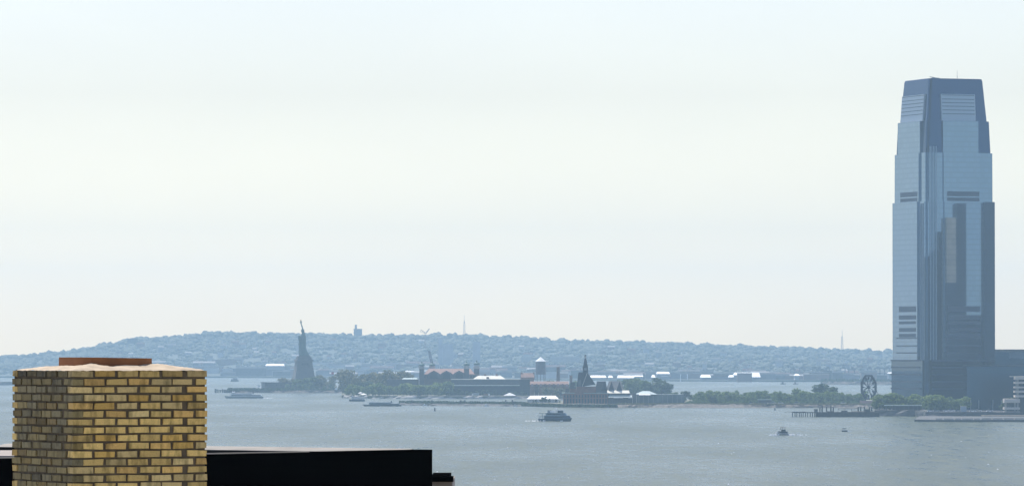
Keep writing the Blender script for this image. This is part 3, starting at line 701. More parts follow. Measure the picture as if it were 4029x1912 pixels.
# ------------------------------------------------------------------ railway terminal
def terminal():
    Y = 4770; g = 3.0
    t = thing('railway_terminal', 'dark brick waterfront terminal with steep roofs and slim spire', 'terminal', (X(2215, Y), Y, g))
    def x(px): return M(px - 2215, Y)
    def z(py): return Z(py, Y) - g
    # body
    s = MB(); s.box(((x(2216) + x(2392)) / 2, 20, z(1547) / 2), (x(2392) - x(2216), 40, z(1547)))
    s.box(((x(2270) + x(2345)) / 2, 12, (z(1520) + z(1547)) / 2), (x(2345) - x(2270), 22, z(1520) - z(1547)))
    s.box(((x(2242) + x(2270)) / 2, 14, (z(1528) + z(1547)) / 2), (x(2268) - x(2242), 16, z(1528) - z(1547)))
    s.build('wall', MT['brick'], t)
    s = MB(); s.box((x(2237), 20, z(1545.5)), (x(2262) - x(2212), 42, .45)); s.box((x(2346), 20, z(1546)), (x(2396) - x(2296), 42, .45)); s.build('cornice', MT['copper_light'], t)
    for k in range(15):
        px = 2222 + k * 11.6; s = MB()
        s.box((x(px), -.05, z(1580)), (1.5, .3, 3.6)); s.lathe(0, 0, [(0.75, -.15), (.75, .15)], 12)
        q = MB(); q.box((x(px), -.06, z(1578)), (1.4, .3, 4.6)); q.box((x(px), -.06, z(1558)), (1.3, .3, 2.4)); q.build('window', MT['window'], t)
    # main steep roof (gable to the water), its pale edge, side roof
    s = MB(); a, b, ap = x(2293), x(2343), x(2311)
    s.add([(a, 0, z(1520)), (b, 0, z(1512)), (ap, 0, z(1464)), (a, 26, z(1520)), (b, 26, z(1512)), (ap, 26, z(1464))], [(0, 1, 2), (5, 4, 3), (1, 4, 5, 2), (3, 0, 2, 5), (3, 4, 1, 0)])
    s.build('gable_roof', MT['slate'], t)
    s = MB(); s.bar((ap - .2, -.25, z(1466)), (a - .6, -.25, z(1520)), .5, 0, None, 4); s.build('roof_edge', MT['pale'], t)
    s = MB(); s.prism([(x(2270), 4), (x(2300), 4), (x(2300), 24), (x(2270), 24)], z(1522), z(1464), 0, [(x(2277), 9), (x(2300), 9), (x(2300), 20), (x(2277), 20)]); s.build('hipped_roof', MT['slate'], t)
    s = MB(); s.box((x(2281), 3.5, z(1508)), (2.4, 2, 7)); s.gable(x(2277), x(2285), 2.5, 6, z(1500), z(1494), 'y'); s.build('dormer', [MT['stone']], t)
    # spire: base, louvred stage, cone, lantern
    s = MB(); sx = x(2304)
    s.box((sx, 13, (z(1500) + z(1466)) / 2), (4.4, 4.4, z(1466) - z(1500))); s.lathe(sx, 13, [(2.5, z(1468)), (2.45, z(1443)), (1.9, z(1436)), (1.0, z(1412)), (.85, z(1410))], 8)
    s.build('spire', MT['slate'], t)
    s = MB(); s.lathe(sx, 13, [(.85, z(1410)), (.85, z(1400))], 8, 0); s.lathe(sx, 13, [(1.0, z(1400)), (.95, z(1398)), (.1, z(1395))], 8, 1); s.build('lantern', [MT['pale'], MT['slate']], t)
    s = MB(); s.box((sx, 10.6, z(1452)), (2.2, .2, 2.2)); s.build('clock_face', MT['grey'], t)
    # lower steep roof and small roofs
    s = MB(); s.prism([(x(2338), 4), (x(2392), 4), (x(2392), 26), (x(2338), 26)], z(1546), z(1500), 0, [(x(2349), 12), (x(2384), 12), (x(2384), 18), (x(2349), 18)]); s.build('mansard_roof', MT['slate'], t)
    s = MB(); s.bar((x(2338.5), 3.7, z(1545)), (x(2349), 11.8, z(1501)), .35); s.build('roof_edge', MT['pale'], t)
    s = MB(); s.prism([(x(2242), 5), (x(2266), 5), (x(2266), 20), (x(2242), 20)], z(1528), z(1503), 0, [(x(2247), 9), (x(2262), 9), (x(2262), 15), (x(2247), 15)]); s.build('corner_roof', MT['slate'], t)
    s = MB(); s.prism([(x(2222), 5), (x(2242), 5), (x(2242), 20), (x(2222), 20)], z(1546), z(1527), 0, [(x(2226), 9), (x(2240), 9), (x(2240), 15), (x(2226), 15)]); s.build('corner_roof', MT['slate'], t)
    for a_, b_, zt in ((2322, 2343, 1513), (2260, 2270, 1520)):
        MB().box(((x(a_) + x(b_)) / 2, 3.6, z(zt)), (x(b_) - x(a_), 2, .4)).build('ledge', MT['copper_light'], t)
    # dormered long roof
    s = MB(); s.gable(x(2386), x(2456), 6, 30, z(1536), z(1499), 'x', 0, 2.5); s.build('long_roof', principled('grey_slate_roof', (0.11, 0.115, 0.12), .95, spec=0.1, noise=.15, nscale=.2), t)
    for px in (2376, 2406, 2437):
        s = MB(); w_ = M(11.5, Y)
        s.add([(x(px) - w_, 5.2, z(1536)), (x(px) + w_, 5.2, z(1536)), (x(px), 5.2, z(1500)), (x(px), 18, z(1501)), (x(px) - w_, 8, z(1534)), (x(px) + w_, 8, z(1534))], [(0, 1, 2)], 1)
        s.add([(x(px) - w_, 5.2, z(1536)), (x(px), 5.0, z(1499)), (x(px), 18, z(1501)), (x(px) - w_, 16, z(1536))], [(0, 1, 2, 3)], 0)  # sun put into the colour: left slope pale, front and right slope dark
        s.add([(x(px) + w_, 5.2, z(1536)), (x(px) + w_, 16, z(1536)), (x(px), 18, z(1501)), (x(px), 5.0, z(1499))], [(0, 1, 2, 3)], 1)
        s.add([(x(px) - w_, 16, z(1536)), (x(px), 18, z(1501)), (x(px) + w_, 16, z(1536))], [(0, 1, 2)], 1)
        s.build('dormer', [MT['pale'], MT['slate']], t)
    s = MB(); s.add([(x(2389), -1, z(1546)), (x(2478), -1, z(1546)), (x(2474), 6, z(1535)), (x(2389), 6, z(1535)), (x(2389), 6, z(1547)), (x(2478), 6, z(1547))], [(0, 1, 2, 3), (0, 4, 5, 1), (1, 5, 2), (0, 3, 4), (2, 5, 4, 3)]); s.build('lean_to_roof', MT['cream'], t)
    MB().box(((x(2392) + x(2490)) / 2, 14, z(1549) / 2), (x(2488) - x(2393), 26, z(1547.5))).build('concourse_wall', MT['dark'], t)
    s = MB(); s.add([(x(2392), -4, z(1562)), (x(2486), -4, z(1562)), (x(2486), 1, z(1553)), (x(2398), 1, z(1553)), (x(2398), 1, z(1563)), (x(2486), 1, z(1563))], [(0, 1, 2, 3), (0, 4, 5, 1), (1, 5, 2), (0, 3, 4), (2, 5, 4, 3)]); s.build('ferry_canopy', MT['shed_teal'], t)
    for a_, b_ in ((2413, 2451), (2471, 2488)): MB().box(((x(a_) + x(b_)) / 2, -4.4, z(1563)), (x(b_) - x(a_), 1.5, .9)).build('skylight', MT['canvas'], t)
    for k in range(9): MB().box((x(2398 + k * 11), -3.2, z(1580) ), (.5, .5, z(1562) - .3 - 2 * (z(1562) - z(1580)) + z(1562) - z(1580))).build('post', MT['steel'], t) if 0 else MB().bar((x(2398 + k * 10.5), -3.4, 0), (x(2398 + k * 10.5), -3.4, z(1563)), .22).build('post', MT['steel'], t)
    s = MB(); s.box(((x(2488) + x(2504)) / 2, 0, z(1547) / 2), (x(2503) - x(2489), 4, z(1547))); s.build('pylon', MT['dark'], t)
    s = MB()
    for px in (2488.5, 2503.5): s.box((x(px), -2.1, z(1552) / 2), (.4, .4, z(1552)))
    s.build('pylon_edge', MT['pale'], t)
    return t
terminal()
# train shed to its right
t = thing('train_shed', 'long low grey green train shed right of the terminal pylon', 'shed', (X(2505, 4800), 4800, 3))
W_ = M(188, 4800); hz = Z(1551, 4800) - 3
MB().box((W_ / 2, 20, hz / 2), (W_, 38, hz)).build('wall', principled('weathered_shed', (0.12, 0.15, 0.15), .8, noise=.3, nscale=.08), t)
s = MB(); s.gable(-1, M(82, 4800), 0, 40, hz + .05, Z(1538, 4800) - 3, 'x', 0, M(30, 4800)); s.build('roof', MT['shed_teal'], t)
s = MB(); s.add([(M(8, 4800), -1.0, hz - .6), (M(55, 4800), -1.0, hz - .6), (M(50, 4800), 1.5, hz + 1.0), (M(10, 4800), 1.5, hz + 1.0)], [(0, 1, 2, 3), (3, 2, 1, 0)]); s.build('skylight', MT['canvas'], t)
s = MB()
for k in range(10): s.box((2 + k * W_ / 10, -.15, hz * .45), (.4, .3, hz * .9))
s.build('buttresses', MT['grey'], t)
g_ = MB(); g_.add([(X(2540, 4745), 4745, 3.06), (X(2760, 4720), 4720, 3.06), (X(2780, 4800), 4800, 3.4), (X(2690, 4830), 4830, 3.6), (X(2590, 4795), 4795, 3.3)], [(0, 1, 2, 3, 4)])
tag(g_.build('grass', MT['grass']), 'strip of yellow green grass on the bank right of the shed', 'grass', kind='stuff')
# grass bank fringes
def scrub(name, p0, p1, Ya, Yb, n, h, mat, label, gz=3.0):
    r = np.random.default_rng(len(label)); V = []
    for i in range(n):
        f = i / n; Y = Ya + (Yb - Ya) * f + r.uniform(-4, 4); x = X(p0 + (p1 - p0) * f, Y); hh = h * r.uniform(.4, 1.2); q = r.uniform(.6, 1.8); a = r.uniform(0, 3.14)
        dx, dy = q * math.cos(a), q * math.sin(a)
        for k in range(3):
            ox, oy, oz = r.uniform(-1.2, 1.2, 2).tolist() + [r.uniform(0, .3)]
            V += [(x - dx + ox, Y - dy + oy, gz + oz - .3), (x + dx + ox, Y + dy + oy, gz + oz - .3), (x + dx * .6 + ox + .3, Y + dy * .5 + oy, gz + hh), (x - dx * .5 + ox, Y - dy * .7 + oy, gz + hh * .8)]
    me = np_mesh(name, np.array(V), np.arange(len(V)).reshape(-1, 4), mat); o = bpy.data.objects.new(name, me); COL.objects.link(o)
    tag(o, label, 'scrub', kind='stuff')
scrub('bank_scrub', 2050, 2200, 4856, 4752, 420, 2.2, MT['leaf_dark'], 'dark scrub along the bank before the tent', .8)
scrub('bank_scrub', 2200, 2425, 4753, 4727, 560, 2.2, MT['leaf_dark'], 'dark scrub along the bank below the terminal', .6)
scrub('dry_reeds', 2430, 3440, 4722, 4702, 700, 1.2, MT['leaf_olive'], 'dry olive reeds along the park bank')
scrub('park_undergrowth', 2700, 3440, 4775, 4765, 620, 2.6, MT['leaf_mid'], 'green undergrowth under the park grove')
scrub('islet_scrub', 3232, 3505, 8205, 8170, 240, 4.0, MT['leaf_dark'], 'dark scrub on the far breakwater', 5.0)
# small flat building among the park trees
t = thing('park_pavilion', 'small dark park building with thin pale flat roof in the grove', 'pavilion', (X(2981, 4760), 4760, 3))
MB().box((M(28, 4760), 3, 1.8), (M(50, 4760), 6, 3.6)).build('wall', MT['dark'], t); MB().box((M(28, 4760), 3, 3.9), (M(57, 4760), 8, .5)).build('roof', MT['copper_light'], t)
# event tent
def tent():
    Y = 4885
    t = thing('event_tent', 'large white gabled event tent left of the terminal', 'tent', (X(2072, Y), Y, 3))
    def x(px): return M(px - 2072, Y)
    z1, z0 = Z(1556, Y) - 3, Z(1569, Y) - 3
    s = MB(); s.gable(x(2073), x(2200), 0, 18, z0, z1, 'x', 0, 3.5); s.build('roof', MT['canvas'], t)
    MB().box(((x(2076) + x(2196)) / 2, 9, z0 / 2), (x(2196) - x(2076), 16.5, z0)).build('wall', principled('tent_side', (.55, .55, .54), .8, noise=.1, nscale=.2), t)
    for k in range(7): MB().bar((x(2076 + k * 20), .2, 0), (x(2076 + k * 20), .2, z0), .25).build('pole', MT['grey'], t)
land('tent_spit', [(2040, 4862), (2205, 4800)], [(2040, 4960), (2205, 4960)], 2.95, MT['soil'])
tent()
grove('dark', 2085, 2210, 4845, 4860, 7, 3.5, 6, 3, 'small dark tree in front of the white event tent', 'trees by the event tent', 1.1)
# breakwater with hedge and posts
def breakwater():
    land('breakwater_ground', [(1570, 4960), (1700, 4890), (1900, 4860), (2070, 4850)], [(1570, 4985), (1700, 4930), (1900, 4905), (2070, 4900)], 1.6, MT['soil'], MT['dark'], 4)
    scrub('breakwater_scrub', 1575, 2075, 4965, 4862, 650, 2.4, MT['leaf_dark'], 'dark scrub along the breakwater in front of the island', 1.6)
    for px in (1621, 1699, 1813, 1829, 2016, 1990):
        Yp = float(np.interp(px, [1570, 1700, 1900, 2070], [4965, 4895, 4865, 4855]))
        q = thing('channel_post', 'dark post standing on the breakwater in front of the island', 'post', (X(px, Yp), Yp, 1), 0, 'posts on the breakwater')
        MB().bar((0, 0, 0), (0, 0, Z(1573 + rnd.uniform(-1, 5), Yp) - 1), .5, 0, .42, 7).build('shaft', MT['timber'], q)
        MB().box((0, 0, Z(1576, Yp) - 1), (1.5, .4, 1.2)).build('marker_board', MT['steel'], q)
    for i, px in enumerate((1671, 1913, 2027)):
        Yp = float(np.interp(px, [1570, 1700, 1900, 2070], [4950, 4880, 4850, 4840]))
        q = thing('skiff', ['small white skiff moored under the left posts of the breakwater', 'small white skiff moored mid breakwater', 'small white skiff moored near the white tent'][i], 'boat', (X(px, Yp), Yp, 0), 0, None)
        s = MB(); s.prism([(-2, -.8), (1.4, -.8), (2.4, 0), (1.4, .8), (-2, .8)], -.1, 1.1, 0, [(-2.1, -1), (1.6, -1), (2.9, 0), (1.6, 1), (-2.1, 1)]); s.build('hull', MT['white'], q)
        MB().box((-.3, 0, 1.5), (1.3, 1.2, .8)).build('cabin', MT['white'], q)
breakwater()

# ------------------------------------------------------------------ ships
def hull_mesh(L_, B, H, mat, parent, rake=.12, name='hull', flare=.9, trim=None):
    s = MB(); st = [(-.5, .82, 1.0), (-.3, 1, .97), (.1, 1, .97), (.3, .8, 1.03), (.42, .45, 1.12), (.5, .03, 1.22)]
    vs = []; n = len(st)
    for u, b, h in st:
        x = u * L_; xb = x - (rake * L_ * max(0, (u - .1) / .4) * .5)
        vs += [(xb, -b * B / 2 * flare * .8, -.4), (x, -b * B / 2, H * h), (x, b * B / 2, H * h), (xb, b * B / 2 * flare * .8, -.4)]
    fs = []
    for i in range(n - 1):
        o = i * 4; p = o + 4
        fs += [(o, p, p + 1, o + 1), (o + 1, p + 1, p + 2, o + 2), (o + 2, p + 2, p + 3, o + 3), (o + 3, p + 3, p, o)]
    fs += [(0, 1, 2, 3), ((n - 1) * 4 + 3, (n - 1) * 4 + 2, (n - 1) * 4 + 1, (n - 1) * 4)]
    s.add(vs, fs); return s.build(name, mat, parent)
def wake(px0, px1, Y, label, wd=3.0, n=26, fade=True):
    s = MB()
    for i in range(n):
        f = i / n; x = X(px0 + (px1 - px0) * f, Y) + rnd.uniform(-.6, .6); ln = abs(X(px1, Y) - X(px0, Y)) / n * rnd.uniform(.7, 2.0) * (1 - .5 * f); wy = wd * rnd.uniform(.5, 1.3)
        if fade and rnd.random() < f * .75: continue
        y = Y + rnd.uniform(-wd, wd)
        hh = rnd.uniform(.6, 1.2) * (1 - .5 * f)
        s.add([(x - ln, y, .02), (x, y - wy / 2, .02), (x + ln, y, .02), (x, y + wy / 2, .02), (x, y, hh)], [(0, 1, 4), (1, 2, 4), (2, 3, 4), (3, 0, 4)])
    tag(s.build('foam_wake', MT['foam']), label, 'wake', kind='stuff')
def glint_specks():  # white specks added to stand in for sun glints on the waves
    s = MB()
    for i in range(80):
        py = rnd.uniform(1575, 1905) if i % 3 else rnd.uniform(1640, 1800); Y = YW(py); x = X(rnd.uniform(800, 4029), Y); q = rnd.uniform(.2, .55)
        s.add([(x - q, Y, .02), (x, Y - q * .6, .02), (x + q, Y, .02), (x, Y + q * .6, .02), (x, Y, q * .7)], [(0, 1, 4), (1, 2, 4), (2, 3, 4), (3, 0, 4)])
    tag(s.build('glint_specks', MT['foam']), 'tiny white specks standing in for sun glints on the harbour', 'foam', kind='stuff')
glint_specks()
def ferry_near():
    Y = YW(1656)
    t = thing('ferry', 'dark blue ferry with cream aft canopy and white wheelhouse crossing mid channel', 'boat', (X(2187, Y), Y, 0), R(-22))
    L_ = 25.5
    hull_mesh(L_, 7, 2.0, MT['hull_blue'], t)
    s = MB(); s.prism([(-8, -3.3), (7, -3.3), (11.4, -1.5), (11.9, 0), (11.4, 1.5), (7, 3.3), (-8, 3.3)], 1.9, 4.0, 0, [(-8, -3.2), (6.5, -3.2), (10.4, -1.4), (10.9, 0), (10.4, 1.4), (6.5, 3.2), (-8, 3.2)]); s.build('main_cabin', MT['hull_blue'], t)
    s = MB(); s.box((0, 0, 3.0), (14, 6.66, .75)); s.build('cabin_windows', MT['window'], t)
    s = MB(); s.box((-.2, 0, 4.1), (19, 6.8, .25)); s.build('deck_edge', MT['boat_grey'], t)
    s = MB(); s.prism([(-6.5, -3), (5, -3), (8.6, -1), (8.6, 1), (5, 3), (-6.5, 3)], 4.2, 5.9, 0, [(-6.5, -2.9), (4.2, -2.9), (7.4, -.9), (7.4, .9), (4.2, 2.9), (-6.5, 2.9)]); s.build('upper_cabin', principled('ferry_blue_grey', (.10, .16, .21), .4, noise=.1, nscale=.5), t)
    s = MB(); s.box((-.5, 0, 5.1), (10, 6.02, .7)); s.build('upper_windows', MT['window'], t)
    s = MB(); s.box((0, 0, 6.0), (14, 6.2, .2)); s.build('top_deck', MT['boat_grey'], t)
    s = MB(); s.box((-9.2, 0, 5.9), (5.6, 6.2, .8)); s.build('aft_canopy', MT['cream'], t)
    s = MB()
    for a in (-11.6, -9.2, -6.9):
        for b in (-2.8, 2.8): s.bar((a, b, 2), (a, b, 5.6), .1)
    s.box((-10, -3.2, 3.2), (5, .12, .5)); s.box((-10, 3.2, 3.2), (5, .12, .5)); s.build('aft_railing', MT['boat_grey'], t)
    s = MB(); s.prism([(2, -1.6), (5.2, -1.4), (5.8, 0), (5.2, 1.4), (2, 1.6)], 6.1, 7.7, 0); s.box((3.6, 0, 7.95), (4.6, 3.8, .5), 0, 1); s.build('wheelhouse', [MT['window'], MT['white']], t)
    s = MB(); s.bar((1.2, 0, 6), (0, 0, 9.8), .35); s.bar((0, -1.3, 9.2), (0, 1.3, 9.2), .3); s.box((0, 0, 9.5), (1.4, .7, .6)); s.box((-2.5, 0, 6.9), (4.2, 2.2, 1.2)); s.build('mast', MT['white'], t)
    s = MB(); s.box((-5, 1.6, 7), (1.3, 1.2, 2)); s.box((-5, -1.6, 7), (1.3, 1.2, 2)); s.build('funnel', MT['grey'], t)
    wake(2147, 2062, Y + 1, 'white wake trailing left behind the blue ferry', 3.0, 40)
    wake(2205, 2228, Y - 4, 'white bow wave at the side of the blue ferry', 1.0, 5, False)
ferry_near()
def workboat():
    Y = YW(1711)
    t = thing('motor_yacht', 'white and dark motor boat with flybridge heading left in the foreground channel', 'boat', (X(3075, Y), Y, 0), R(180))
    L_ = M(58, Y)
    hull_mesh(L_, 3.2, 1.25, MT['white'], t)
    s = MB(); s.box((-.3, 0, .55), (L_ * .8, 3.3, .22)); s.build('hull_stripe', MT['hull_dark'], t)
    s = MB(); s.prism([(-3.6, -1.4), (2.6, -1.4), (3.3, 0), (2.6, 1.4), (-3.6, 1.4)], 1.2, 2.4, 0, [(-3.4, -1.3), (1.4, -1.3), (2.2, 0), (1.4, 1.3), (-3.4, 1.3)]); s.build('cabin', MT['hull_dark'], t)
    s = MB(); s.box((1.4, 0, 2.5), (2.2, 2.4, .25)); s.box((2.3, 0, 1.55), (2.4, 2.7, .8)); s.build('cabin_roof', MT['white'], t)
    s = MB(); s.box((-1.0, 0, 2.95), (2.6, 2.2, 1.0)); s.build('flybridge', MT['hull_dark'], t)
    s = MB()
    for a in (-1.9, -.4, .6):
        for b in (-1, 1): s.bar((a, b, 3.3), (a, b, 4.75), .1)
    s.box((-.7, 0, 4.8), (3.1, 2.3, .18)); s.build('bimini', MT['rust'], t)
    s = MB(); s.bar((-1.6, 0, 4.9), (-1.9, 0, 5.7), .06); s.build('antenna', MT['white'], t)
    wake(3092, 3185, Y - .5, 'foamy wake right of the white motor boat', 1.1, 30)
    wake(3060, 3022, Y - 2, 'bright bow wave left of the white motor boat', 1.0, 9, False)
workboat()
def smallboat():
    Y = YW(1697)
    t = thing('small_motorboat', 'tiny white motorboat with dark canopy below the pier', 'boat', (X(3321, Y), Y, 0), R(160))
    hull_mesh(3.6, 1.5, .75, MT['hull_dark'], t); MB().box((-.1, 0, .85), (3.0, 1.5, .25)).build('gunwale', MT['white'], t)
    s = MB()
    for a in (-.7, .7):
        for b in (-.6, .6): s.bar((a, b, .9), (a, b, 2.0), .05)
    s.build('canopy_posts', MT['white'], t); MB().box((0, 0, 2.1), (2.2, 1.5, .35)).build('canopy', MT['hull_dark'], t)
    MB().box((.3, 0, 1.3), (.8, .9, .7)).build('console', MT['white'], t)
    wake(3333, 3350, Y, 'thin wake behind the tiny motorboat', .5, 8)
smallboat()
def ferry_far(px0, px1, pyw, label, rz=math.pi, hullm='hull_blue', cab='boat_grey', dh=1.0):
    Y = YW(pyw); L_ = M(px1 - px0, Y)
    t = thing('ferry', label, 'boat', (X((px0 + px1) / 2, Y), Y, 0), rz, None)
    hull_mesh(L_, L_ * .22, 2.2 * dh, MT[hullm], t)
    s = MB(); s.box((-L_ * .06, 0, 3.2 * dh), (L_ * .78, L_ * .2, 2.0 * dh)); s.build('main_cabin', MT[cab], t)
    s = MB(); s.box((-L_ * .06, 0, 3.3 * dh), (L_ * .74, L_ * .204, .8 * dh)); s.build('cabin_windows', MT['window'], t)
    s = MB(); s.box((L_ * .05, 0, 5.0 * dh), (L_ * .56, L_ * .18, 1.6 * dh)); s.build('upper_deck', MT[cab], t)
    s = MB(); s.box((L_ * .05, 0, 5.1 * dh), (L_ * .52, L_ * .184, .7 * dh)); s.build('upper_windows', MT['window'], t)
    s = MB(); s.box((L_ * .26, 0, 6.6 * dh), (L_ * .07, L_ * .1, 1.5 * dh)); s.build('wheelhouse', MT['white'], t)
    s = MB(); s.box((-L_ * .24, 0, 6.4 * dh), (L_ * .035, L_ * .05, 3.0 * dh)); s.build('funnel', MT['steel'], t)
    s = MB()
    for k in range(9): s.bar((-L_ * .43 + k * L_ * .1, -L_ * .09, 4.2 * dh), (-L_ * .43 + k * L_ * .1, -L_ * .09, 6 * dh), .09)
    s.box((-L_ * .1, -L_ * .09, 6 * dh), (L_ * .66, .12, .2)); s.build('railing', MT['white'], t)
    return t, Y
_, Yf = ferry_far(882, 1037, 1566, 'triple deck sightseeing ferry sailing left past the statue island', math.pi, 'boat_grey', 'white')
wake(1037, 1078, Yf, 'white wake behind the sightseeing ferry', 2.6, 22)
ferry_far(908, 941, 1500, 'hazy ship far off by the distant shore', 0, 'hull_dark', 'grey', 1.0)
ferry_far(1372, 1436, 1578, 'grey ferry docked at the left end of the island with trees', math.pi, 'hull_blue', 'white', .8)
ferry_far(1426, 1580, 1597, 'long low dark ferry moored at the left end of the breakwater', math.pi, 'hull_dark', 'shed_teal', .62)
ferry_far(3228, 3320, 1512, 'long dark barge lying before the far breakwater', math.pi, 'hull_dark', 'slate', .7)
for px, py, lab in ((3081, 1511, 'small dark boat on the far water left of the breakwater'), (3131, 1511, 'small reddish boat on the far water near the breakwater'), (1020, 1521, 'small white launch by the landing house')):
    Y = YW(py); t = thing('launch', lab, 'boat', (X(px, Y), Y, 0)); m_ = 'white' if 'white' in lab else ('rust' if 'reddish' in lab else 'hull_dark')
    hull_mesh(9 if m_ != 'white' else 8, 3, 1.4, MT[m_], t); MB().box((-1, 0, 2.4), (3, 2, 2)).build('cabin', MT[m_], t)
wake(1012, 1044, YW(1521), 'white streak of foam left of the landing house', 2.2, 14, False)
for px, py, h, lab in ((1711, 1616, 11, 'dark channel marker standing in the water before the breakwater'), (3048, 1613, 7, 'small dark buoy off the park bank')):
    Y = YW(py); t = thing('buoy', lab, 'buoy', (X(px, Y), Y, 0)); hh = M(h, Y)
    s = MB(); s.lathe(0, 0, [(.9, -.5), (.9, .5), (.55, .9), (.5, hh)], 10); s.build('body', MT['steel'], t); MB().lathe(0, 0, [(.7, hh), (.7, hh + .35), (.1, hh + .6)], 10).build('cap', MT['copper'], t)

# ------------------------------------------------------------------ domed hall and its neighbours on the island
def hall():
    Y = 5830; g = 3.0
    t = thing('domed_hall', 'brick hall with four domed towers and a terracotta roof', 'hall', (X(1648, Y), Y, g))
    def x(px): return M(px - 1648, Y)
    def z(py): return Z(py, Y) - g
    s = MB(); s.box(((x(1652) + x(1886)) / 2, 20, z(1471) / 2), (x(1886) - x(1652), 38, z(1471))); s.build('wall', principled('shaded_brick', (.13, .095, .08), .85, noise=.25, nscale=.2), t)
    s = MB(); s.gable(x(1668), x(1868), 0, 38, z(1471.5), z(1450), 'x', 0, 5); s.build('roof', MT['terracotta'], t)
    for px in (1707, 1757, 1807):
        s = MB(); w_ = M(24, Y)
        pts = [(-w_, 1489), (w_, 1489), (w_, 1471), (w_ * .62, 1464.5), (w_ * .2, 1459.5), (0, 1457), (-w_ * .2, 1459.5), (-w_ * .62, 1464.5), (-w_, 1471)]
        fr = [(x(px) + a, -.8, z(b)) for a, b in pts]; bk = [(x(px) + a, 16, z(b)) for a, b in pts]; n = len(pts)
        s.add(fr + bk, [tuple(range(n)), tuple(reversed(range(n, 2 * n)))] + [(i, n + i, n + (i + 1) % n, (i + 1) % n) for i in range(n)])
        gb = s.build('gable', MT['dark'], t)
        q = MB(); ww = w_ * .62; arc = [(-ww, 1489), (ww, 1489)] + [(ww * math.cos(R(a)), 1476 - 10 * math.sin(R(a))) for a in range(0, 181, 30)]
        q.add([(x(px) + a, -.86, z(b)) for a, b in arc], [tuple(range(len(arc)))]); q.build('arched_window', MT['window'], gb)
    for (p_0, p_1, yy, base) in ((1648.5, 1671, -4, 1490), (1687, 1711, 36, 1470), (1824, 1848, -4, 1490), (1862.5, 1887, 34, 1470)):
        top = {1648.5: 1420, 1687: 1420, 1824: 1418, 1862.5: 1416}[p_0]
        xm = (x(p_0) + x(p_1)) / 2; r = (x(p_1) - x(p_0)) / 2; d = MB()
        d.box((xm, yy, z(1450) / 2), (2 * r * .84, 2 * r * .84, z(1450)))
        tb = d.build('tower', MT['dark'], t)
        d = MB(); d.box((xm, yy, z(1449)), (2 * r * 1.05, 2 * r * 1.05, 1.0)); d.box((xm, yy, z(1444)), (2 * r * .8, 2 * r * .8, z(1438) - z(1450)))
        for a in (-1, 1):
            for b in (-1, 1): d.lathe(xm + a * r * .82, yy + b * r * .82, [(.6, z(1450)), (.55, z(1442)), (.1, z(1439))], 8)
        d.build('tower_trim', MT['pale'], tb)
        d = MB(); q = r * 1.06; zb = top + 20
        d.lathe(xm, yy, [(q * .9, z(zb)), (q, z(zb - 3)), (q * .93, z(zb - 6.5)), (q * .7, z(zb - 9.5)), (q * .35, z(zb - 11)), (q * .22, z(zb - 12)), (q * .2, z(zb - 14.5)), (q * .27, z(zb - 15)), (q * .03, z(zb - 20))], 12)
        d.build('dome', MT['copper'], tb, True)
    s = MB()
    for k in range(20): s.box((x(1660 + k * 11.4), .9, z(1482)), (1.6, .3, 2.6))
    s.build('windows', MT['window'], t)
    # left wing
    s = MB(); s.box(((x(1521) + x(1648)) / 2, 14, z(1491) / 2), (x(1646) - x(1521), 24, z(1491))); s.build('wing_wall', MT['dark'], t)
    s = MB(); s.add([(x(1580), 1, z(1491)), (x(1644), 1, z(1491)), (x(1640), 9, z(1486.5)), (x(1588), 9, z(1486.5))], [(0, 1, 2, 3), (3, 2, 1, 0)]); s.build('wing_roof', MT['copper_light'], t)
hall()
def flat(name, label, cat, p0, p1, ytop, Y, deep, wallm, roofm, g=3.0, rise=0.0, roofh=.8, windows=0, over=.6, grp=None, hip=0):
    t = thing(name, label, cat, (X(p0, Y), Y, g), 0, grp); W_ = M(p1 - p0, Y); H = Z(ytop, Y) - g
    MB().box((W_ / 2, deep / 2, H / 2), (W_, deep, H)).build('wall', MT[wallm], t)
    if rise: s = MB(); s.gable(-over, W_ + over, -over, deep + over, H, H + rise, 'x', 0, hip); s.build('roof', MT[roofm], t)
    else: MB().box((W_ / 2, deep / 2, H + roofh / 2), (W_ + 2 * over, deep + 2 * over, roofh)).build('roof', MT[roofm], t)
    if windows:
        n = max(2, int(W_ / windows))
        for r_ in range(max(1, int(H / 4.5))):
            s = MB()
            for k in range(n): s.box(((k + .5) * W_ / n, -.05, 2.2 + r_ * 4.2), (1.3, .2, 1.9))
            s.build('window_row', MT['window'], t)
    return t
t = flat('dormitory', 'long building with cream gabled roof right of the domed hall', 'building', 1862, 1988, 1491, 5800, 22, 'dark', 'cream', rise=3.9, hip=6)
for px in (1908, 1954): MB().box((M(px - 1862, 5800), 12, Z(1475, 5800) - 3), (2.4, 2.4, 2.0)).build('roof_vent', MT['brick'], t)
MB().box((M(57, 5800), 2, Z(1486, 5800) - 3), (3, 2, 2.2)).build('roof_vent', MT['brick'], t)
t = flat('terrace_building', 'long dark terrace building with pale cornice below the domed hall', 'building', 1776, 2046, 1493, 5760, 22, 'dark', 'cream', roofh=.7, windows=5)
t = flat('lower_terrace', 'low dark arcade with pale teal roof line in front of the terrace building', 'building', 1764, 2048, 1517, 5722, 20, 'slate', 'copper_light', roofh=.6, windows=6)
flat('roof_pavilion', 'cream flat topped pavilion above the terrace building', 'building', 1982, 2045, 1497, 5790, 12, 'dark', 'cream', roofh=1.7)
flat('stair_block', 'plain dark block at the right end of the terrace building', 'building', 2046, 2085, 1493, 5700, 20, 'slate', 'dark', roofh=.5, windows=4)
t = flat('brick_house', 'red brick house with a chimney at each end', 'house', 2050, 2101, 1484, 5840, 14, 'brick', 'terracotta', rise=5, over=.2)
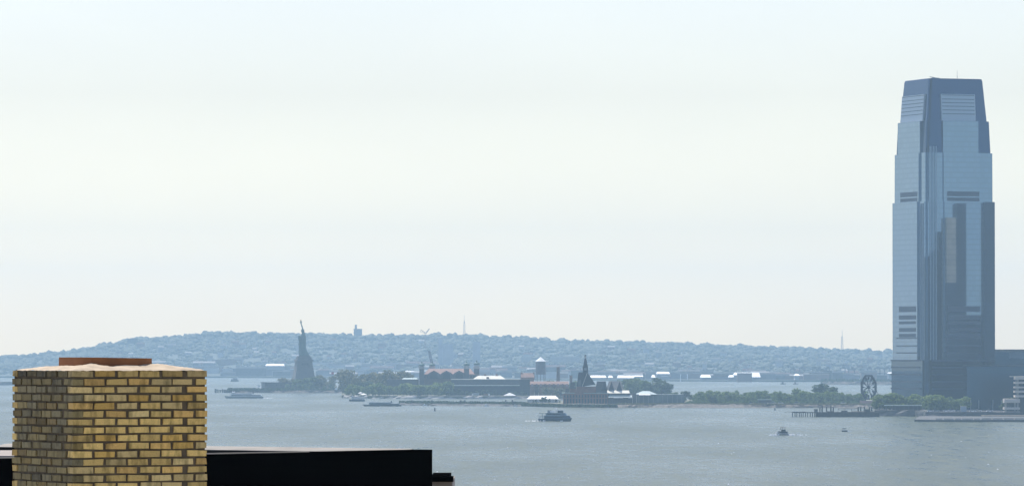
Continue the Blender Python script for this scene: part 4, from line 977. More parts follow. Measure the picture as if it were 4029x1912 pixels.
for px in (2052, 2100): MB().box((M(px - 2050, 5840), 7, Z(1478, 5840) - 3), (2.0, 2.4, M(28, 5840))).build('chimney', MT['brick'], t)
# terracotta row
for k in range(9):
    a = 2086 + k * 17
    t = flat('row_house', 'narrow terracotta roofed house in the row left of the spire', 'house', a, a + 15.5, 1512, 5600 + (k % 2) * 8, 14, 'brick', 'terracotta', rise=3.4, over=.2, grp='terracotta row houses')
    MB().box((M(8, 5600), -.12, Z(1514, 5600) - 3), (2.2, .25, 2.6)).build('sunlit_gable_panel', MT['pink'], t)  # paler panel stands in for sun on the gable
# water tower
Y = 5950
t = thing('water_tower', 'round water tower with bright white conical roof', 'water tower', (X(2127, Y), Y, 3))
r = M(20, Y); z0, z1, z2 = Z(1473, Y) - 3, Z(1422, Y) - 3, Z(1404, Y) - 3
MB().lathe(0, 0, [(r, z0), (r * .97, z1)], 20).build('tank', principled('tank_steel', (.14, .14, .16), .6, noise=.2, nscale=.2), t, False)
MB().lathe(0, 0, [(r * 1.02, z1 - .1), (r * 1.02, z1 + .4), (.25, z2)], 20).build('roof', MT['canvas'], t)
s = MB()
for k in range(8):
    a = k * .7854; s.bar((r * .9 * math.cos(a), r * .9 * math.sin(a), 0), (r * .9 * math.cos(a), r * .9 * math.sin(a), z0), .4)
s.build('legs_frame', MT['steel'], t)
# chimney stack
Y = 5650; t = thing('chimney_stack', 'tall brown brick chimney stack between the water tower and the spire', 'chimney', (X(2196, Y), Y, 3))
MB().lathe(0, 0, [(2.2, 0), (2.0, Z(1500, Y) - 3), (1.65, Z(1447, Y) - 3)], 12).build('shaft', principled('brown_brick', (.15, .11, .09), .85, noise=.25, nscale=.3), t); MB().lathe(0, 0, [(1.95, Z(1447, Y) - 3), (1.95, Z(1443, Y) - 3)], 12).build('cap', MT['brick'], t)
flat('brick_block', 'tiny brick block behind the trees left of the spire', 'building', 2241, 2252, 1477, 5900, 6, 'brick', 'dark', roofh=.5)
# gazebo, canopies
for (a, b, yt, yb, Y, lab, nm) in ((1980, 2031, 1544, 1555, 5665, 'white pointed marquee on the seawall right of the terrace', 'marquee'), (1408, 1432, 1541.5, 1546, 5715, 'white flat parasol canopy behind the docked ferry, upper one', 'canopy'), (1418, 1444, 1546.5, 1551.5, 5690, 'white flat parasol canopy behind the docked ferry, lower one', 'canopy')):
    W_ = M(b - a, Y); t = thing(nm, lab, 'canopy', (X((a + b) / 2, Y), Y, 3)); zb = Z(yb, Y) - 3; zt = Z(yt, Y) - 3
    MB().pyramid(-W_ / 2, W_ / 2, -4, 4, zb, (0, 0, zt)).build('roof', MT['canvas'], t)
    for q in (-.46, 0, .46):
        for v in (-3.7, 3.7): MB().bar((q * W_, v, 0), (q * W_, v, zb), .12).build('post', MT['grey'], t)
for (a, b, py, Y, lab) in ((1856, 1886, 1554, 5650, 'grey white truck on the seawall below the terrace'), (1317, 1328, 1520, 6480, 'white van on the statue island shore'), (1404, 1412, 1521, 5755, 'white van under the trees left of the hall')):
    t = thing('van', lab, 'van', (X(a, Y), Y, 3)); W_ = M(b - a, Y)
    MB().box((W_ * .6, 0, 2.0), (W_ * .78, 2.4, 2.6)).build('body', MT['white'] if 'white v' in lab else MT['boat_grey'], t); MB().box((W_ * .12, 0, 1.6), (W_ * .2, 2.2, 1.8)).build('cab', MT['white'], t)
    for q in (.15, .8): MB().bar((W_ * q, -1.1, .5), (W_ * q, 1.1, .5), .5, 0, None, 10).build('wheel', MT['tar'], t)
t = thing('park_truck', 'orange tinted truck with white cab on the seawall', 'truck', (X(1900, 5650), 5650, 3)); MB().box((3, 0, 1.6), (5, 2.4, 1.6)).build('body', MT['terracotta'], t); MB().box((6.6, 0, 1.5), (1.8, 2.2, 2)).build('cab', MT['white'], t)
# landing house and flag on the statue island
flat('landing_house', 'long dark landing house at the left of the statue island', 'building', 1044, 1150, 1506, 6530, 24, 'dark', 'slate', roofh=.8, windows=5)
t = flat('landing_porch', 'open dark porch at the left end of the landing house', 'porch', 1029, 1043, 1505, 6535, 14, 'grey', 'slate', roofh=.7, over=1.2)
Y = 6560; t = thing('flagpole', 'tall flagpole with red flag right of the statue', 'flagpole', (X(1304, Y), Y, 3)); zt = Z(1463, Y) - 3
MB().bar((0, 0, 0), (0, 0, zt), .18, 0, .1).build('pole', MT['grey'], t); s = MB(); s.prism([(0, -.1), (3.2, -.6), (3.2, -.45), (0, .05)], zt - 3, zt, 0); s.build('flag', MT['red'], t)
t = thing('landing_pier', 'low pier on dark piles at the left tip of the statue island', 'pier', (X(846, 6510), 6510, 0))
W_ = M(160, 6510); MB().box((W_ / 2, 3, Z(1534, 6510)), (W_, 8, .8)).build('deck', MT['timber'], t)
for k in range(18): MB().bar((1 + k * W_ / 18, 0, -1), (1 + k * W_ / 18, 0, Z(1529 + (k % 3) * 2, 6510)), .8 if k % 4 else 1.3, 0, None, 6).build('pile', MT['timber'], t)
scrub('pier_scrub', 900, 1110, 6505, 6490, 320, 3.0, MT['leaf_dark'], 'dark scrub along the shore of the statue island')
scrub('shore_scrub', 1110, 1360, 6488, 6486, 300, 2.4, MT['leaf_dark'], 'dark low scrub at the waterline below the statue')

# ------------------------------------------------------------------ statue
def statue():
    Y = 6600; g = 3.0
    t = thing('torch_statue', 'green robed statue raising a torch on a tall granite pedestal', 'statue', (X(1195, Y), Y, g))
    def x(px): return M(px - 1195, Y)
    def z(py): return Z(py, Y) - g
    # star fort and pedestal
    s = MB(); rr = M(62, Y)
    star = [((rr if k % 2 == 0 else rr * .72) * math.cos(math.pi * k / 11), (rr if k % 2 == 0 else rr * .72) * math.sin(math.pi * k / 11)) for k in range(22)]
    s.prism(star, 0, z(1500)); s.build('fort', MT['stone'], t)
    s = MB()
    def sq(h): return [(-h, -h), (h, -h), (h, h), (-h, h)]
    prof = [(1500, 41), (1482, 39), (1470, 36.5), (1450, 33), (1436, 31), (1422, 29.6)]
    for (a, wa), (b, wb) in zip(prof[:-1], prof[1:]): s.prism(sq(M(wa, Y)), z(a), z(b), 0, sq(M(wb, Y)))
    s.prism(sq(M(34, Y)), z(1420), z(1413), 0, sq(M(33, Y))); s.prism(sq(M(30, Y)), z(1422), z(1420)); s.prism(sq(M(27, Y)), z(1413), z(1404)); s.prism(sq(M(23, Y)), z(1404), z(1400))
    pd = s.build('pedestal', MT['stone'], t, rz=R(12))
    q = MB()
    for f in (0,):
        q.box((0, -M(30.6, Y), z(1440)), (M(30, Y), .3, M(24, Y)))
        for k in range(-2, 3): q.box((k * M(7, Y), -M(31.2, Y), z(1440)), (M(2.2, Y), .8, M(26, Y)), 0, 1)
    q.build('loggia', [MT['dark'], MT['stone']], pd)
    # the figure: profile rows (row, left, right, depth) in the photo's side view
    rows = [(1400, 1175, 1219, 17), (1396, 1176, 1217, 17), (1388, 1177, 1213, 15.5), (1378, 1177.5, 1207, 14.5), (1366, 1176, 1204, 14), (1354, 1175, 1203.5, 13.5), (1344, 1176, 1204, 13.5),
            (1334, 1177.5, 1204.5, 14), (1326, 1180, 1204.5, 14.5), (1320, 1182, 1203, 14), (1315, 1184.5, 1201, 11.5), (1312, 1187, 1198, 7), (1309, 1188, 1196.5, 4.6),
            (1306, 1185.5, 1197.5, 5), (1301, 1184.5, 1198, 5.4), (1297, 1185.5, 1197.5, 5.2), (1294.5, 1188, 1195, 3)]
    vs = []; n = 20
    for j, (py, a, b, d) in enumerate(rows):
        for k in range(n):
            an = 2 * math.pi * k / n; fold = 1 + (.07 * math.sin(k * 2.5 * 2 + j * .7) if py > 1316 else 0)
            vs.append(((x(a) + x(b)) / 2 + (x(b) - x(a)) / 2 * math.cos(an) * fold, M(d, Y) * math.sin(an) * fold, z(py)))
    fs = [(j * n + k, j * n + (k + 1) % n, (j + 1) * n + (k + 1) % n, (j + 1) * n + k) for j in range(len(rows) - 1) for k in range(n)]
    fs += [tuple(reversed(range(n))), tuple((len(rows) - 1) * n + k for k in range(n))]
    s = MB(); s.add(vs, fs)
    # raised arm (far side), sleeve, tablet arm (near side)
    s.bar((x(1198), M(9, Y), z(1318)), (x(1191.5), M(9, Y), z(1296)), M(4.6, Y), 0, M(2.8, Y), 9)
    s.bar((x(1191.7), M(9, Y), z(1297)), (x(1184.2), M(9, Y), z(1270)), M(2.7, Y), 0, M(1.9, Y), 9)
    s.bar((x(1198), -M(11, Y), z(1320)), (x(1190), -M(15, Y), z(1337)), M(4.4, Y), 0, M(3.6, Y), 9)
    s.bar((x(1190), -M(15, Y), z(1337)), (x(1177), -M(14, Y), z(1330)), M(3.4, Y), 0, M(2.6, Y), 9)
    s.build('figure', MT['copper'], t, True)
    s = MB(); o = Vector((x(1178.5), -M(14.5, Y), z(1330)))
    s.prism([(o.x - M(4, Y), o.y - 1.6), (o.x + M(3.6, Y), o.y - 1.6), (o.x + M(3.6, Y), o.y + 1.6), (o.x - M(4, Y), o.y + 1.6)], z(1340), z(1320)); s.build('tablet', MT['copper'], t)
    s = MB(); hx, hz_ = x(1191), z(1298)
    for k in range(7):
        a = R(40 + k * 17); s.bar((hx, M(2.5, Y) * math.sin(R(k * 51)), hz_ + .6), (hx + math.cos(a + .4) * M(6.5, Y) * (1 if k % 2 else -1) * .5, M(5, Y) * math.cos(R(k * 30)), hz_ + M(7.5, Y) * .6), .28, 0, .08)
    s.build('crown_rays', MT['copper'], t)
    s = MB(); tx = x(1183.8); ty = M(9, Y)
    s.lathe(tx, ty, [(.6, z(1272)), (.75, z(1269)), (1.5, z(1267.5)), (1.5, z(1266)), (.7, z(1265.5)), (.75, z(1262.5))], 10); tb = s.build('torch', MT['copper'], t)
    s = MB(); s.lathe(tx, ty, [(.7, z(1262.5)), (.95, z(1260.5)), (.7, z(1258.5)), (.15, z(1256.5))], 10); s.build('flame', MT['gold'], tb)
statue()

# ------------------------------------------------------------------ far shore
def far(p0, p1, yt, yb, Y, mat, label, roof=None, deep=30, name='warehouse', grp=None, pitched=False):
    g = max(1.0, Z(yb, Y)); t = thing(name, label, 'building', (X(p0, Y), Y, g), 0, grp); W_ = M(p1 - p0, Y); H = max(3, Z(yt, Y) - g)
    if pitched:
        MB().box((W_ / 2, deep / 2, H * .25), (W_, deep, H * .5)).build('wall', mat, t)
        s = MB(); s.gable(-.5, W_ + .5, -1, deep + 1, H * .5, H, 'x', 0, 3); s.build('roof', roof or mat, t)
    else:
        MB().box((W_ / 2, deep / 2, H / 2 - 4), (W_, deep, H + 8)).build('wall', mat, t)
        MB().box((W_ / 2, deep / 2, H + .5), (W_ + 1, deep + 1, 1.0)).build('roof', roof or mat, t)
    return t
BR = principled('dazzling_white_roof', (.92, .92, .90), .7)
def shed(p0, p1, yt, yb, label):
    px = (p0 + p1) / 2; far(p0, p1, yt, yb + 4, shoreY(px) + 250, MT['pale'], label, BR, 60, 'white_shed', 'white sheds on the far shore', True)
def roofslab(p0, p1, yt, yb, label, Y=None):
    """a broad white roof pitched towards the water"""
    Y = Y or shoreY((p0 + p1) / 2) + 35; W_ = M(p1 - p0, Y); zt, zb = Z(yt, Y), Z(yb, Y)
    t = thing('white_shed', label, 'building', (X(p0, Y), Y, 0), 0, None); h = zt - zb
    MB().box((W_ / 2, 14, zb / 2 - .1), (W_, 27, zb - .2)).build('wall', MT['grey'], t)
    s = MB(); s.add([(-1, -1, zb), (W_ + 1, -1, zb), (W_ - 1, 14, zt), (1, 14, zt), (-1, 29, zb), (W_ + 1, 29, zb)], [(0, 1, 2, 3), (3, 2, 5, 4), (0, 3, 4), (1, 5, 2), (4, 5, 1, 0)]); s.build('roof', BR, t)
roofslab(1046, 1118, 1431, 1438.5, 'long bright white shed left of the statue', 10900)
roofslab(1588, 1635, 1458, 1466, 'pale broad shed left of the domed hall', 10350)
roofslab(2322, 2384, 1476, 1485, 'long white shed just right of the spire')
roofslab(2394, 2410, 1477, 1485, 'short white shed behind the dormers')
roofslab(2430, 2500, 1476, 1486, 'long white shed above the terminal woods')
roofslab(2496, 2532, 1476, 1481, 'narrow white shed end beside the dark post')
roofslab(2564, 2577, 1474, 1484, 'square white shed right of the terminal woods')
roofslab(2584, 2634, 1462, 1470, 'white shed standing higher than its neighbours')
roofslab(2604, 2626, 1477, 1480, 'thin white roofed quay shed')
roofslab(2757, 2796, 1474, 1484, 'isolated white shed over the lone tree')
roofslab(2868, 2900, 1475, 1483, 'low white annex left of the largest white hall')
roofslab(2888, 2972, 1465, 1475, 'largest white hall on the far shore', 9085)
roofslab(2958, 2990, 1465, 1483, 'tall rounded white end of the largest hall', 9070)
roofslab(3127, 3144, 1470, 1477, 'small white shed left of the gantry cranes')
roofslab(3128, 3138, 1489, 1493, 'tiny white quay shed at the waterline')
roofslab(3495, 3530, 1464, 1468, 'white roof partly hidden by the skyscraper')
far(2901, 2958, 1469, 1494, 9015, MT['rust'], 'dark gabled warehouse before the largest white hall', MT['slate'], 20)
far(2530, 2537, 1470, 1492, 9250, MT['dark'], 'dark narrow silo right of the white sheds', None, 10, 'silo')
for px in (2676, 2703): far(px, px + 3, 1474, 1484, 9150, BR, 'slim white tank on the far quay', BR, 8, 'storage_tank', 'white tanks on the far quay')
# apartment towers on the far slope
HZ = principled('hazy_brick_tower', (.40, .40, .42), .9, noise=.2, nscale=.05)
far(1724, 1742, 1332, 1425, 10800, HZ, 'tall dark apartment tower above the domed hall', None, 20, 'apartment_block')
far(1742, 1784, 1354, 1425, 10850, HZ, 'wide dark apartment slab beside the tall tower', None, 20, 'apartment_block')
far(1860, 1890, 1346, 1425, 10900, HZ, 'dark apartment tower right of the domed hall', None, 20, 'apartment_block')
far(502, 540, 1333, 1362, 12450, MT['dark'], 'square dark block on the left ridge', None, 20, 'ridge_block')
t = far(1392, 1424, 1295, 1325, 12550, MT['grey'], 'tall hospital-like block with side tower on the ridge', None, 20, 'ridge_block')
MB().box((M(8, 12550), 10, Z(1287, 12550) - Z(1325, 12550)), (M(8, 12550), 8, M(20, 12550))).build('side_tower', MT['grey'], t)
# masts and cranes
def lattice(s, p, q, w0, w1, n, r):
    p, q = Vector(p), Vector(q); a = Vector((1, 0, 0)) if abs((q - p).normalized().x) < .7 else Vector((0, 0, 1)); b = Vector((0, 1, 0))
    L4 = []
    for sx, sy in ((-1, -1), (1, -1), (1, 1), (-1, 1)):
        L4.append([p + (q - p) * i / n + (a * sx + b * sy) * (w0 + (w1 - w0) * i / n) / 2 for i in range(n + 1)])
    for c in L4: s.bar(c[0], c[-1], r * 1.2)
    for i in range(n):
        for k in range(4): s.bar(L4[k][i], L4[(k + 1) % 4][i + 1], r * .7)
LM = principled('pale_mast_steel', (.32, .28, .30), .6)
for px, yt, yb, w0, lab in ((1827, 1240, 1316, 5, 'slender lattice radio mast on the ridge above the domed hall'), (3313, 1298, 1376, 6, 'slender lattice radio mast on the ridge left of the skyscraper')):
    Y = 12550; zb = Z(yb, Y) - 8; t = thing('radio_mast', lab, 'mast', (X(px, Y), Y, zb)); H = Z(yt, Y) - zb
    s = MB(); lattice(s, (0, 0, 0), (0, 0, H * .72), w0, 2.4, 12, .4); s.build('lattice', LM, t)
    s = MB(); s.bar((0, 0, H * .7), (0, 0, H), .7, 0, .4); s.build('aerial', LM, t)
Y = 11400; zb = Z(1352, Y); t = thing('tower_crane', 'hazy tower crane with raised forked jib on the ridge', 'crane', (X(1673, Y), Y, zb - 10))
def rel(px, py, Yd, cx, zb_): return (M(px - cx, Yd), 0, Z(py, Yd) - zb_)
s = MB(); lattice(s, (0, 0, 0), rel(1674, 1313, Y, 1673, zb - 10), 2.5, 2.5, 8, .4); s.build('mast', MT['rust'], t)
s = MB(); lattice(s, rel(1675, 1312, Y, 1673, zb - 10), rel(1689, 1293, Y, 1673, zb - 10), 2.4, 1.6, 5, .4); s.build('jib', MT['rust'], t)
s = MB(); lattice(s, rel(1673, 1310, Y, 1673, zb - 10), rel(1656, 1297, Y, 1673, zb - 10), 1.6, 1.2, 5, .35); s.bar(rel(1656, 1297, Y, 1673, zb - 10), rel(1654, 1306, Y, 1673, zb - 10), .5); s.bar(rel(1654, 1306, Y, 1673, zb - 10), rel(1672, 1311, Y, 1673, zb - 10), .35); s.build('counter_jib', MT['rust'], t)
Y = 7600; t = thing('luffing_crane', 'dark purple crane boom rising behind the domed hall', 'crane', (X(1703, Y), Y, 0))
s = MB(); lattice(s, rel(1702, 1440, Y, 1703, 0), rel(1689, 1382, Y, 1703, 0), 3.6, 2.4, 9, .6); s.build('boom', principled('purple_steel', (.12, .09, .15), .6), t)
s = MB(); s.bar(rel(1691, 1388, Y, 1703, 0), rel(1681, 1375, Y, 1703, 0), 1.1, 0, .4); s.box(rel(1689, 1383, Y, 1703, 0), (3, 2, 3)); s.build('boom_head', MT['steel'], t)
s = MB(); lattice(s, (0, 0, 2), rel(1702, 1440, Y, 1703, 0), 4, 3, 5, .35); s.box((0, 0, 1), (30, 14, 4)); s.build('barge_base', MT['steel'], t)
# container gantries
def gantry(px, Y, w_, yt, i):
    t = thing('gantry_crane', 'blue grey container gantry crane on the far quay', 'crane', (X(px, Y), Y, 2), 0, 'gantry cranes on the far quay')
    H = Z(yt, Y) - 2; W_ = M(w_, Y)
    s = MB()
    for a in (-.5, .5):
        for b in (-6, 6): s.bar((a * W_, b, 0), (a * W_ * .92, b, H), .7)
    s.build('legs_frame', MT['steel'], t)
    MB().box((0, 0, H), (W_ * 1.5, 3, 1.8)).build('boom', MT['steel'], t); MB().box((0, 0, H * .55), (W_, 2, 1.2)).build('tie_beam', MT['steel'], t); MB().box((W_ * .1, 0, H + 2.2), (5, 4, 2.8)).build('machine_house', MT['steel'], t)
for i, (px, w_, yt) in enumerate(((3119, 16, 1452), (3155, 20, 1448), (3205, 14, 1449), (3222, 12, 1451), (3256, 14, 1449), (3316, 18, 1448), (3350, 24, 1451), (3420, 16, 1450), (3452, 20, 1449), (3490, 22, 1449))): gantry(px, 9250, w_, yt, i)
# waterfront buildings
def waterfront():
    cols = [principled('shore_brick', (.20, .12, .10), .9, noise=.3, nscale=.05), principled('shore_grey', (.16, .16, .17), .9, noise=.3, nscale=.05), principled('shore_blue', (.09, .12, .16), .9, noise=.3, nscale=.05), principled('shore_pale', (.45, .43, .40), .9, noise=.2, nscale=.05), MT['dark']]
    names = ['reddish', 'grey', 'bluish', 'pale', 'dark']
    roofs = [principled('dull_shed_roof', c_, 1.0, spec=0.0, noise=.2, nscale=.1) for c_ in ((.05, .055, .06), (.07, .08, .09), (.12, .09, .085), (.13, .13, .13), (.30, .29, .28))]
    for i in range(135):
        px = 560 + (3560 - 560) * (i + rnd.random()) / 135; k = rnd.choice([0, 0, 1, 1, 2, 3, 4, 4]) if px > 2300 else rnd.choice([0, 1, 1, 2, 3, 3, 4])
        row = rnd.random(); Y = shoreY(px) + 75 + row * (420 if px > 2300 else 700); W_ = rnd.uniform(14, 62); H = rnd.uniform(5, 13) * (1.25 if k == 4 else 1)
        t = thing('shore_building', f'{names[k]} low building along the far shore in the haze', 'building', (X(px, Y), Y, max(2.5, hillz(px, Y) - 1)), 0, f'{names[k]} buildings along the far shore')
        MB().box((0, 0, H / 2), (W_, 18, H)).build('wall', cols[k], t)
        if rnd.random() < .5: s = MB(); s.gable(-W_ / 2 - .5, W_ / 2 + .5, -9.5, 9.5, H, H + rnd.uniform(2, 4), 'x'); s.build('roof', rnd.choice(roofs), t)
        else: MB().box((0, 0, H + .4), (W_ + .6, 18.6, .8)).build('roof', rnd.choice(roofs), t)
    dull = [principled('dull_roof', c_, 1.0, spec=0.0, noise=.2, nscale=.1) for c_ in ((.05, .055, .06), (.10, .10, .10), (.12, .08, .07), (.16, .16, .15), (.34, .33, .31))]
    hs = [MT['pale'], cols[3], MT['pale'], cols[0], MT['grey']]; hn = ['light', 'pale', 'beige', 'reddish', 'greyish']
    for i in range(110):
        px = rnd.uniform(420, 3520); Y = shoreY(px) + 450 + (YR - shoreY(px) - 700) * rnd.random() ** 1.4; k = rnd.randrange(5); W_ = rnd.uniform(7, 20); H = rnd.uniform(5, 10)
        t = thing('hillside_house', f'{hn[k]} house among the trees on the hazy hillside', 'house', (X(px, Y), Y, hillz(px, Y) + 2.5), rnd.uniform(-.4, .4), f'{hn[k]} houses on the hillside')
        MB().box((0, 0, H / 2 - 2), (W_, 9, H + 4)).build('wall', hs[k], t)
        s = MB(); s.gable(-W_ / 2 - .4, W_ / 2 + .4, -5, 5, H, H + 3, 'x'); s.build('roof', rnd.choice(dull), t)
    for (p0, p1, yt, yb, Y, lab) in ((2050, 2091, 1403, 1410, 10700, 'pale slab on the hillside above the water tower'), (2168, 2225, 1403, 1409, 10500, 'pale row of flats left of the spire top'), (2225, 2282, 1403, 1409, 10520, 'pale row of flats behind the spire top'), (1320, 1326, 1340, 1346, 11600, 'white house high on the hill right of the statue'), (1382, 1389, 1376, 1379, 10900, 'tiny white roofed house mid hill'), (2925, 2944, 1446, 1449, 9900, 'small white roofed house above the largest hall'), (3321, 3336, 1427, 1429, 10400, 'small white roofed house left of the skyscraper')):
        far(p0, p1, yt, yb, Y, MT['pale'], lab, BR if 'white' in lab else MT['cream'], 12, 'hillside_block')
    for px, pz, wv in ((2262, 1412, 30), (2450, 1414, 20), (2205, 1412, 22)):
        Y = 10650; t = thing('bare_cliff', {2262: 'bare pinkish cliff patch behind the spire', 2450: 'bare pale cliff patch above the dormers', 2205: 'bare pale slope below the row of flats'}[px], 'cliff', (X(px, Y), Y, 0))
        s = MB(); w_ = M(wv, Y) / 2; zc = Z(pz, Y)
        n = 9; pts = [(w_ * (1 + .3 * math.sin(k * 2.3)) * math.cos(2 * math.pi * k / n), (zc + M(9, Y) * (1 + .3 * math.cos(k * 1.7)) * math.sin(2 * math.pi * k / n))) for k in range(n)]
        s.add([(a, 0, b) for a, b in pts] + [(a, 60, b) for a, b in pts], [tuple(range(n))] + [(k, n + k, n + (k + 1) % n, (k + 1) % n) for k in range(n)])
        s.build('rock_face', MT['tan'], t)
waterfront()

# ------------------------------------------------------------------ foreground chimney
def chimney():
    Dn = 44.7; rot = R(29.2); side = 1.277
    cx0 = X(287, Dn); topz = Z(1459, Dn)
    t = thing('brick_chimney', 'yellow brick chimney with clay flue and mortar cap in the foreground', 'chimney', (cx0, Dn, topz), rot)
    # local: right face along +x at y=0, left face along +y at x=0; courses downwards
    course, bh, j = .0689, .0508, .0; mod = side / 6; bl = mod - .028; half = mod / 2
    V, Fc, colr = [], [], []
    r = random.Random(5)
    def brick(x0, x1, y0, y1, z0, z1, c):
        e = lambda: r.uniform(-.0035, .0035)
        o = len(V); b = .004
        pts = [(x0, y0, z0), (x1, y0, z0), (x1, y1, z0), (x0, y1, z0), (x0, y0, z1), (x1, y0, z1), (x1, y1, z1), (x0, y1, z1)]
        V.extend([(p[0] + e(), p[1] + e(), p[2] + e()) for p in pts])
        for f in ((0, 1, 5, 4), (1, 2, 6, 5), (2, 3, 7, 6), (3, 0, 4, 7), (4, 5, 6, 7), (3, 2, 1, 0)):
            Fc.append(tuple(i + o for i in f)); colr.append(c)
    dpt = .1
    n_c = 30
    for k in range(n_c):
        z1 = -k * course; z0 = z1 - bh; dz = r.uniform(-.002, .002); z0 += dz; z1 += dz
        def colour(f):
            v = r.uniform(.72, 1.16) * (.7 if r.random() < .07 else 1); q = r.random()
            base = (.70, .475, .15) if q < .55 else ((.62, .45, .18) if q < .8 else ((.66, .41, .12) if q < .92 else (.60, .37, .09)))
            if f == 3: base = (base[0] * .36, base[1] * .41, base[2] * .52)  # left face: shade and greenish grime both darkened into the brick colour
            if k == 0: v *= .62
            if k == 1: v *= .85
            return tuple(c * v for c in base)
        faces = k % 2
        for f in range(4):
            stretch = (faces + f) % 2 == 0
            off = 0.0 if stretch else half
            segs = [(off + i * mod, min(off + i * mod + bl, side)) for i in range(6)] if stretch else [(half + i * mod, half + i * mod + bl) for i in range(5)] + [(half + 5 * mod, side - .0)]
            if not stretch: segs = [(a, b) for a, b in segs if a < side - half + .001]
            if not stretch: segs[-1:] = [(half + 5 * mod, side - dpt - .012)] if half + 5 * mod < side - dpt - .02 else []
            if stretch: segs[-1] = (segs[-1][0] + .028, side)
            for a, b in segs:
                if b - a < .02: continue
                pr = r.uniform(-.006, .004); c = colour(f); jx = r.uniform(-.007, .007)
                a2, b2 = (a + jx if a > 0.01 else a), (b + jx if b < side - .01 else b)
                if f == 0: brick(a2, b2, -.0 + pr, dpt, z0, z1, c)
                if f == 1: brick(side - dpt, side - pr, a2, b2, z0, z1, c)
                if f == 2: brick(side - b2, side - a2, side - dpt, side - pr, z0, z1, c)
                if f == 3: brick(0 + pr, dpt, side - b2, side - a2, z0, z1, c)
    me = bpy.data.meshes.new('brickwork'); me.from_pydata(V, [], Fc)
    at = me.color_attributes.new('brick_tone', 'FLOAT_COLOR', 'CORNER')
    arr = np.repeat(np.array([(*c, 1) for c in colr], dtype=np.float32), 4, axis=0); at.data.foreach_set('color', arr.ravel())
    m = bpy.data.materials.new('yellow_brick'); m.use_nodes = True; tr = m.node_tree; b = tr.nodes['Principled BSDF']; N = tr.nodes.new; K = tr.links.new
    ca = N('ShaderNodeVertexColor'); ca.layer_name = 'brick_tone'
    g = N('ShaderNodeTexCoord')
    n1 = N('ShaderNodeTexNoise'); n1.inputs['Scale'].default_value = 75; n1.inputs['Detail'].default_value = 5; K(g.outputs['Object'], n1.inputs['Vector'])
    mr = N('ShaderNodeMapRange'); mr.inputs[3].default_value = .72; mr.inputs[4].default_value = 1.25; K(n1.outputs['Fac'], mr.inputs[0])
    mp = N('ShaderNodeMapping'); mp.inputs['Scale'].default_value = (9, 9, 3.0); K(g.outputs['Object'], mp.inputs[0])
    n2 = N('ShaderNodeTexNoise'); n2.inputs['Scale'].default_value = 1.5; n2.inputs['Detail'].default_value = 6; K(mp.outputs[0], n2.inputs['Vector'])
    r2 = N('ShaderNodeValToRGB'); r2.color_ramp.elements[0].position = .34; r2.color_ramp.elements[1].position = .52
    r2.color_ramp.elements[0].color = (.22, .23, .17, 1); r2.color_ramp.elements[1].color = (1, 1, 1, 1); K(n2.outputs['Fac'], r2.inputs[0])
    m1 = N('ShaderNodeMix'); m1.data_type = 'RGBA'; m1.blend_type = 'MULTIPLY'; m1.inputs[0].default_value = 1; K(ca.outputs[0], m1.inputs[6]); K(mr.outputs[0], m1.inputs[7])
    m2 = N('ShaderNodeMix'); m2.data_type = 'RGBA'; m2.blend_type = 'MULTIPLY'; m2.inputs[0].default_value = .62; K(m1.outputs[2], m2.inputs[6]); K(r2.outputs[0], m2.inputs[7])
    K(m2.outputs[2], b.inputs['Base Color']); b.inputs['Roughness'].default_value = .85
    bp = N('ShaderNodeBump'); bp.inputs['Strength'].default_value = .35; bp.inputs['Distance'].default_value = .004; K(n1.outputs['Fac'], bp.inputs['Height']); K(bp.outputs[0], b.inputs['Normal'])
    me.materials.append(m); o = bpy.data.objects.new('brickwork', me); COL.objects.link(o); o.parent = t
    s = MB(); e = .013; H = n_c * course; s.box((side / 2, side / 2, -H / 2 - .006), (side - 2 * e, side - 2 * e, H)); s.build('mortar', principled('dark_mortar', (.105, .078, .045), .95, noise=.35, nscale=9, bump=.3), t)
    s = MB(); s.box((side / 2, side / 2, -H - 2.2), (side - .01, side - .01, 4.6)); s.build('shaft', principled('plain_yellow_brick', (.4, .3, .14), .9, noise=.2, nscale=4), t)
    # mortar cap: an uneven mound rising to the flue
    n = 40; vs = []; rr = random.Random(9)
    for jj in range(n + 1):
        for ii in range(n + 1):
            u, v = ii / n, jj / n; d = max(abs(u - .5), abs(v - .5)) * 2
            hgt = .003 + .053 * min(1, (1 - d) / .5) ** .8 + .016 * math.sin(u * 8 + v * 4) * (1 - d) + .007 * math.sin(u * 31 + v * 23) * (1 - d) + .008 * math.sin(u * 23 - v * 17) * (1 - d) + rr.uniform(-.0035, .0035)
            vs.append((.006 + u * (side - .012), .006 + v * (side - .012), hgt))
    s = MB(); s.add(vs, [(jj * (n + 1) + ii, jj * (n + 1) + ii + 1, (jj + 1) * (n + 1) + ii + 1, (jj + 1) * (n + 1) + ii) for jj in range(n) for ii in range(n)])
    s.build('mortar_cap', principled('pale_mortar', (.42, .34, .24), .95, noise=.25, nscale=6, bump=.4, col2=None), t, True)
    # clay flue
    s = MB(); hw, rad = .345, .13; out_, inn = [], []
    for q in range(32):
        a = 2 * math.pi * q / 32; ca_, sa = math.cos(a), math.sin(a)
        k = 1 / (abs(ca_) ** 5 + abs(sa) ** 5) ** .2
        out_.append((hw * k * ca_, hw * k * sa)); inn.append(((hw - .03) * k * ca_, (hw - .03) * k * sa))
    nn = 32; z0, z1 = 0, .112
    vs = [(x_, y_, z0) for x_, y_ in out_] + [(x_, y_, z1) for x_, y_ in out_] + [(x_, y_, z1) for x_, y_ in inn] + [(x_, y_, z0 - .3) for x_, y_ in inn]
    fs = [(q + L0 * nn, (q + 1) % nn + L0 * nn, (q + 1) % nn + (L0 + 1) * nn, q + (L0 + 1) * nn) for L0 in range(3) for q in range(nn)]
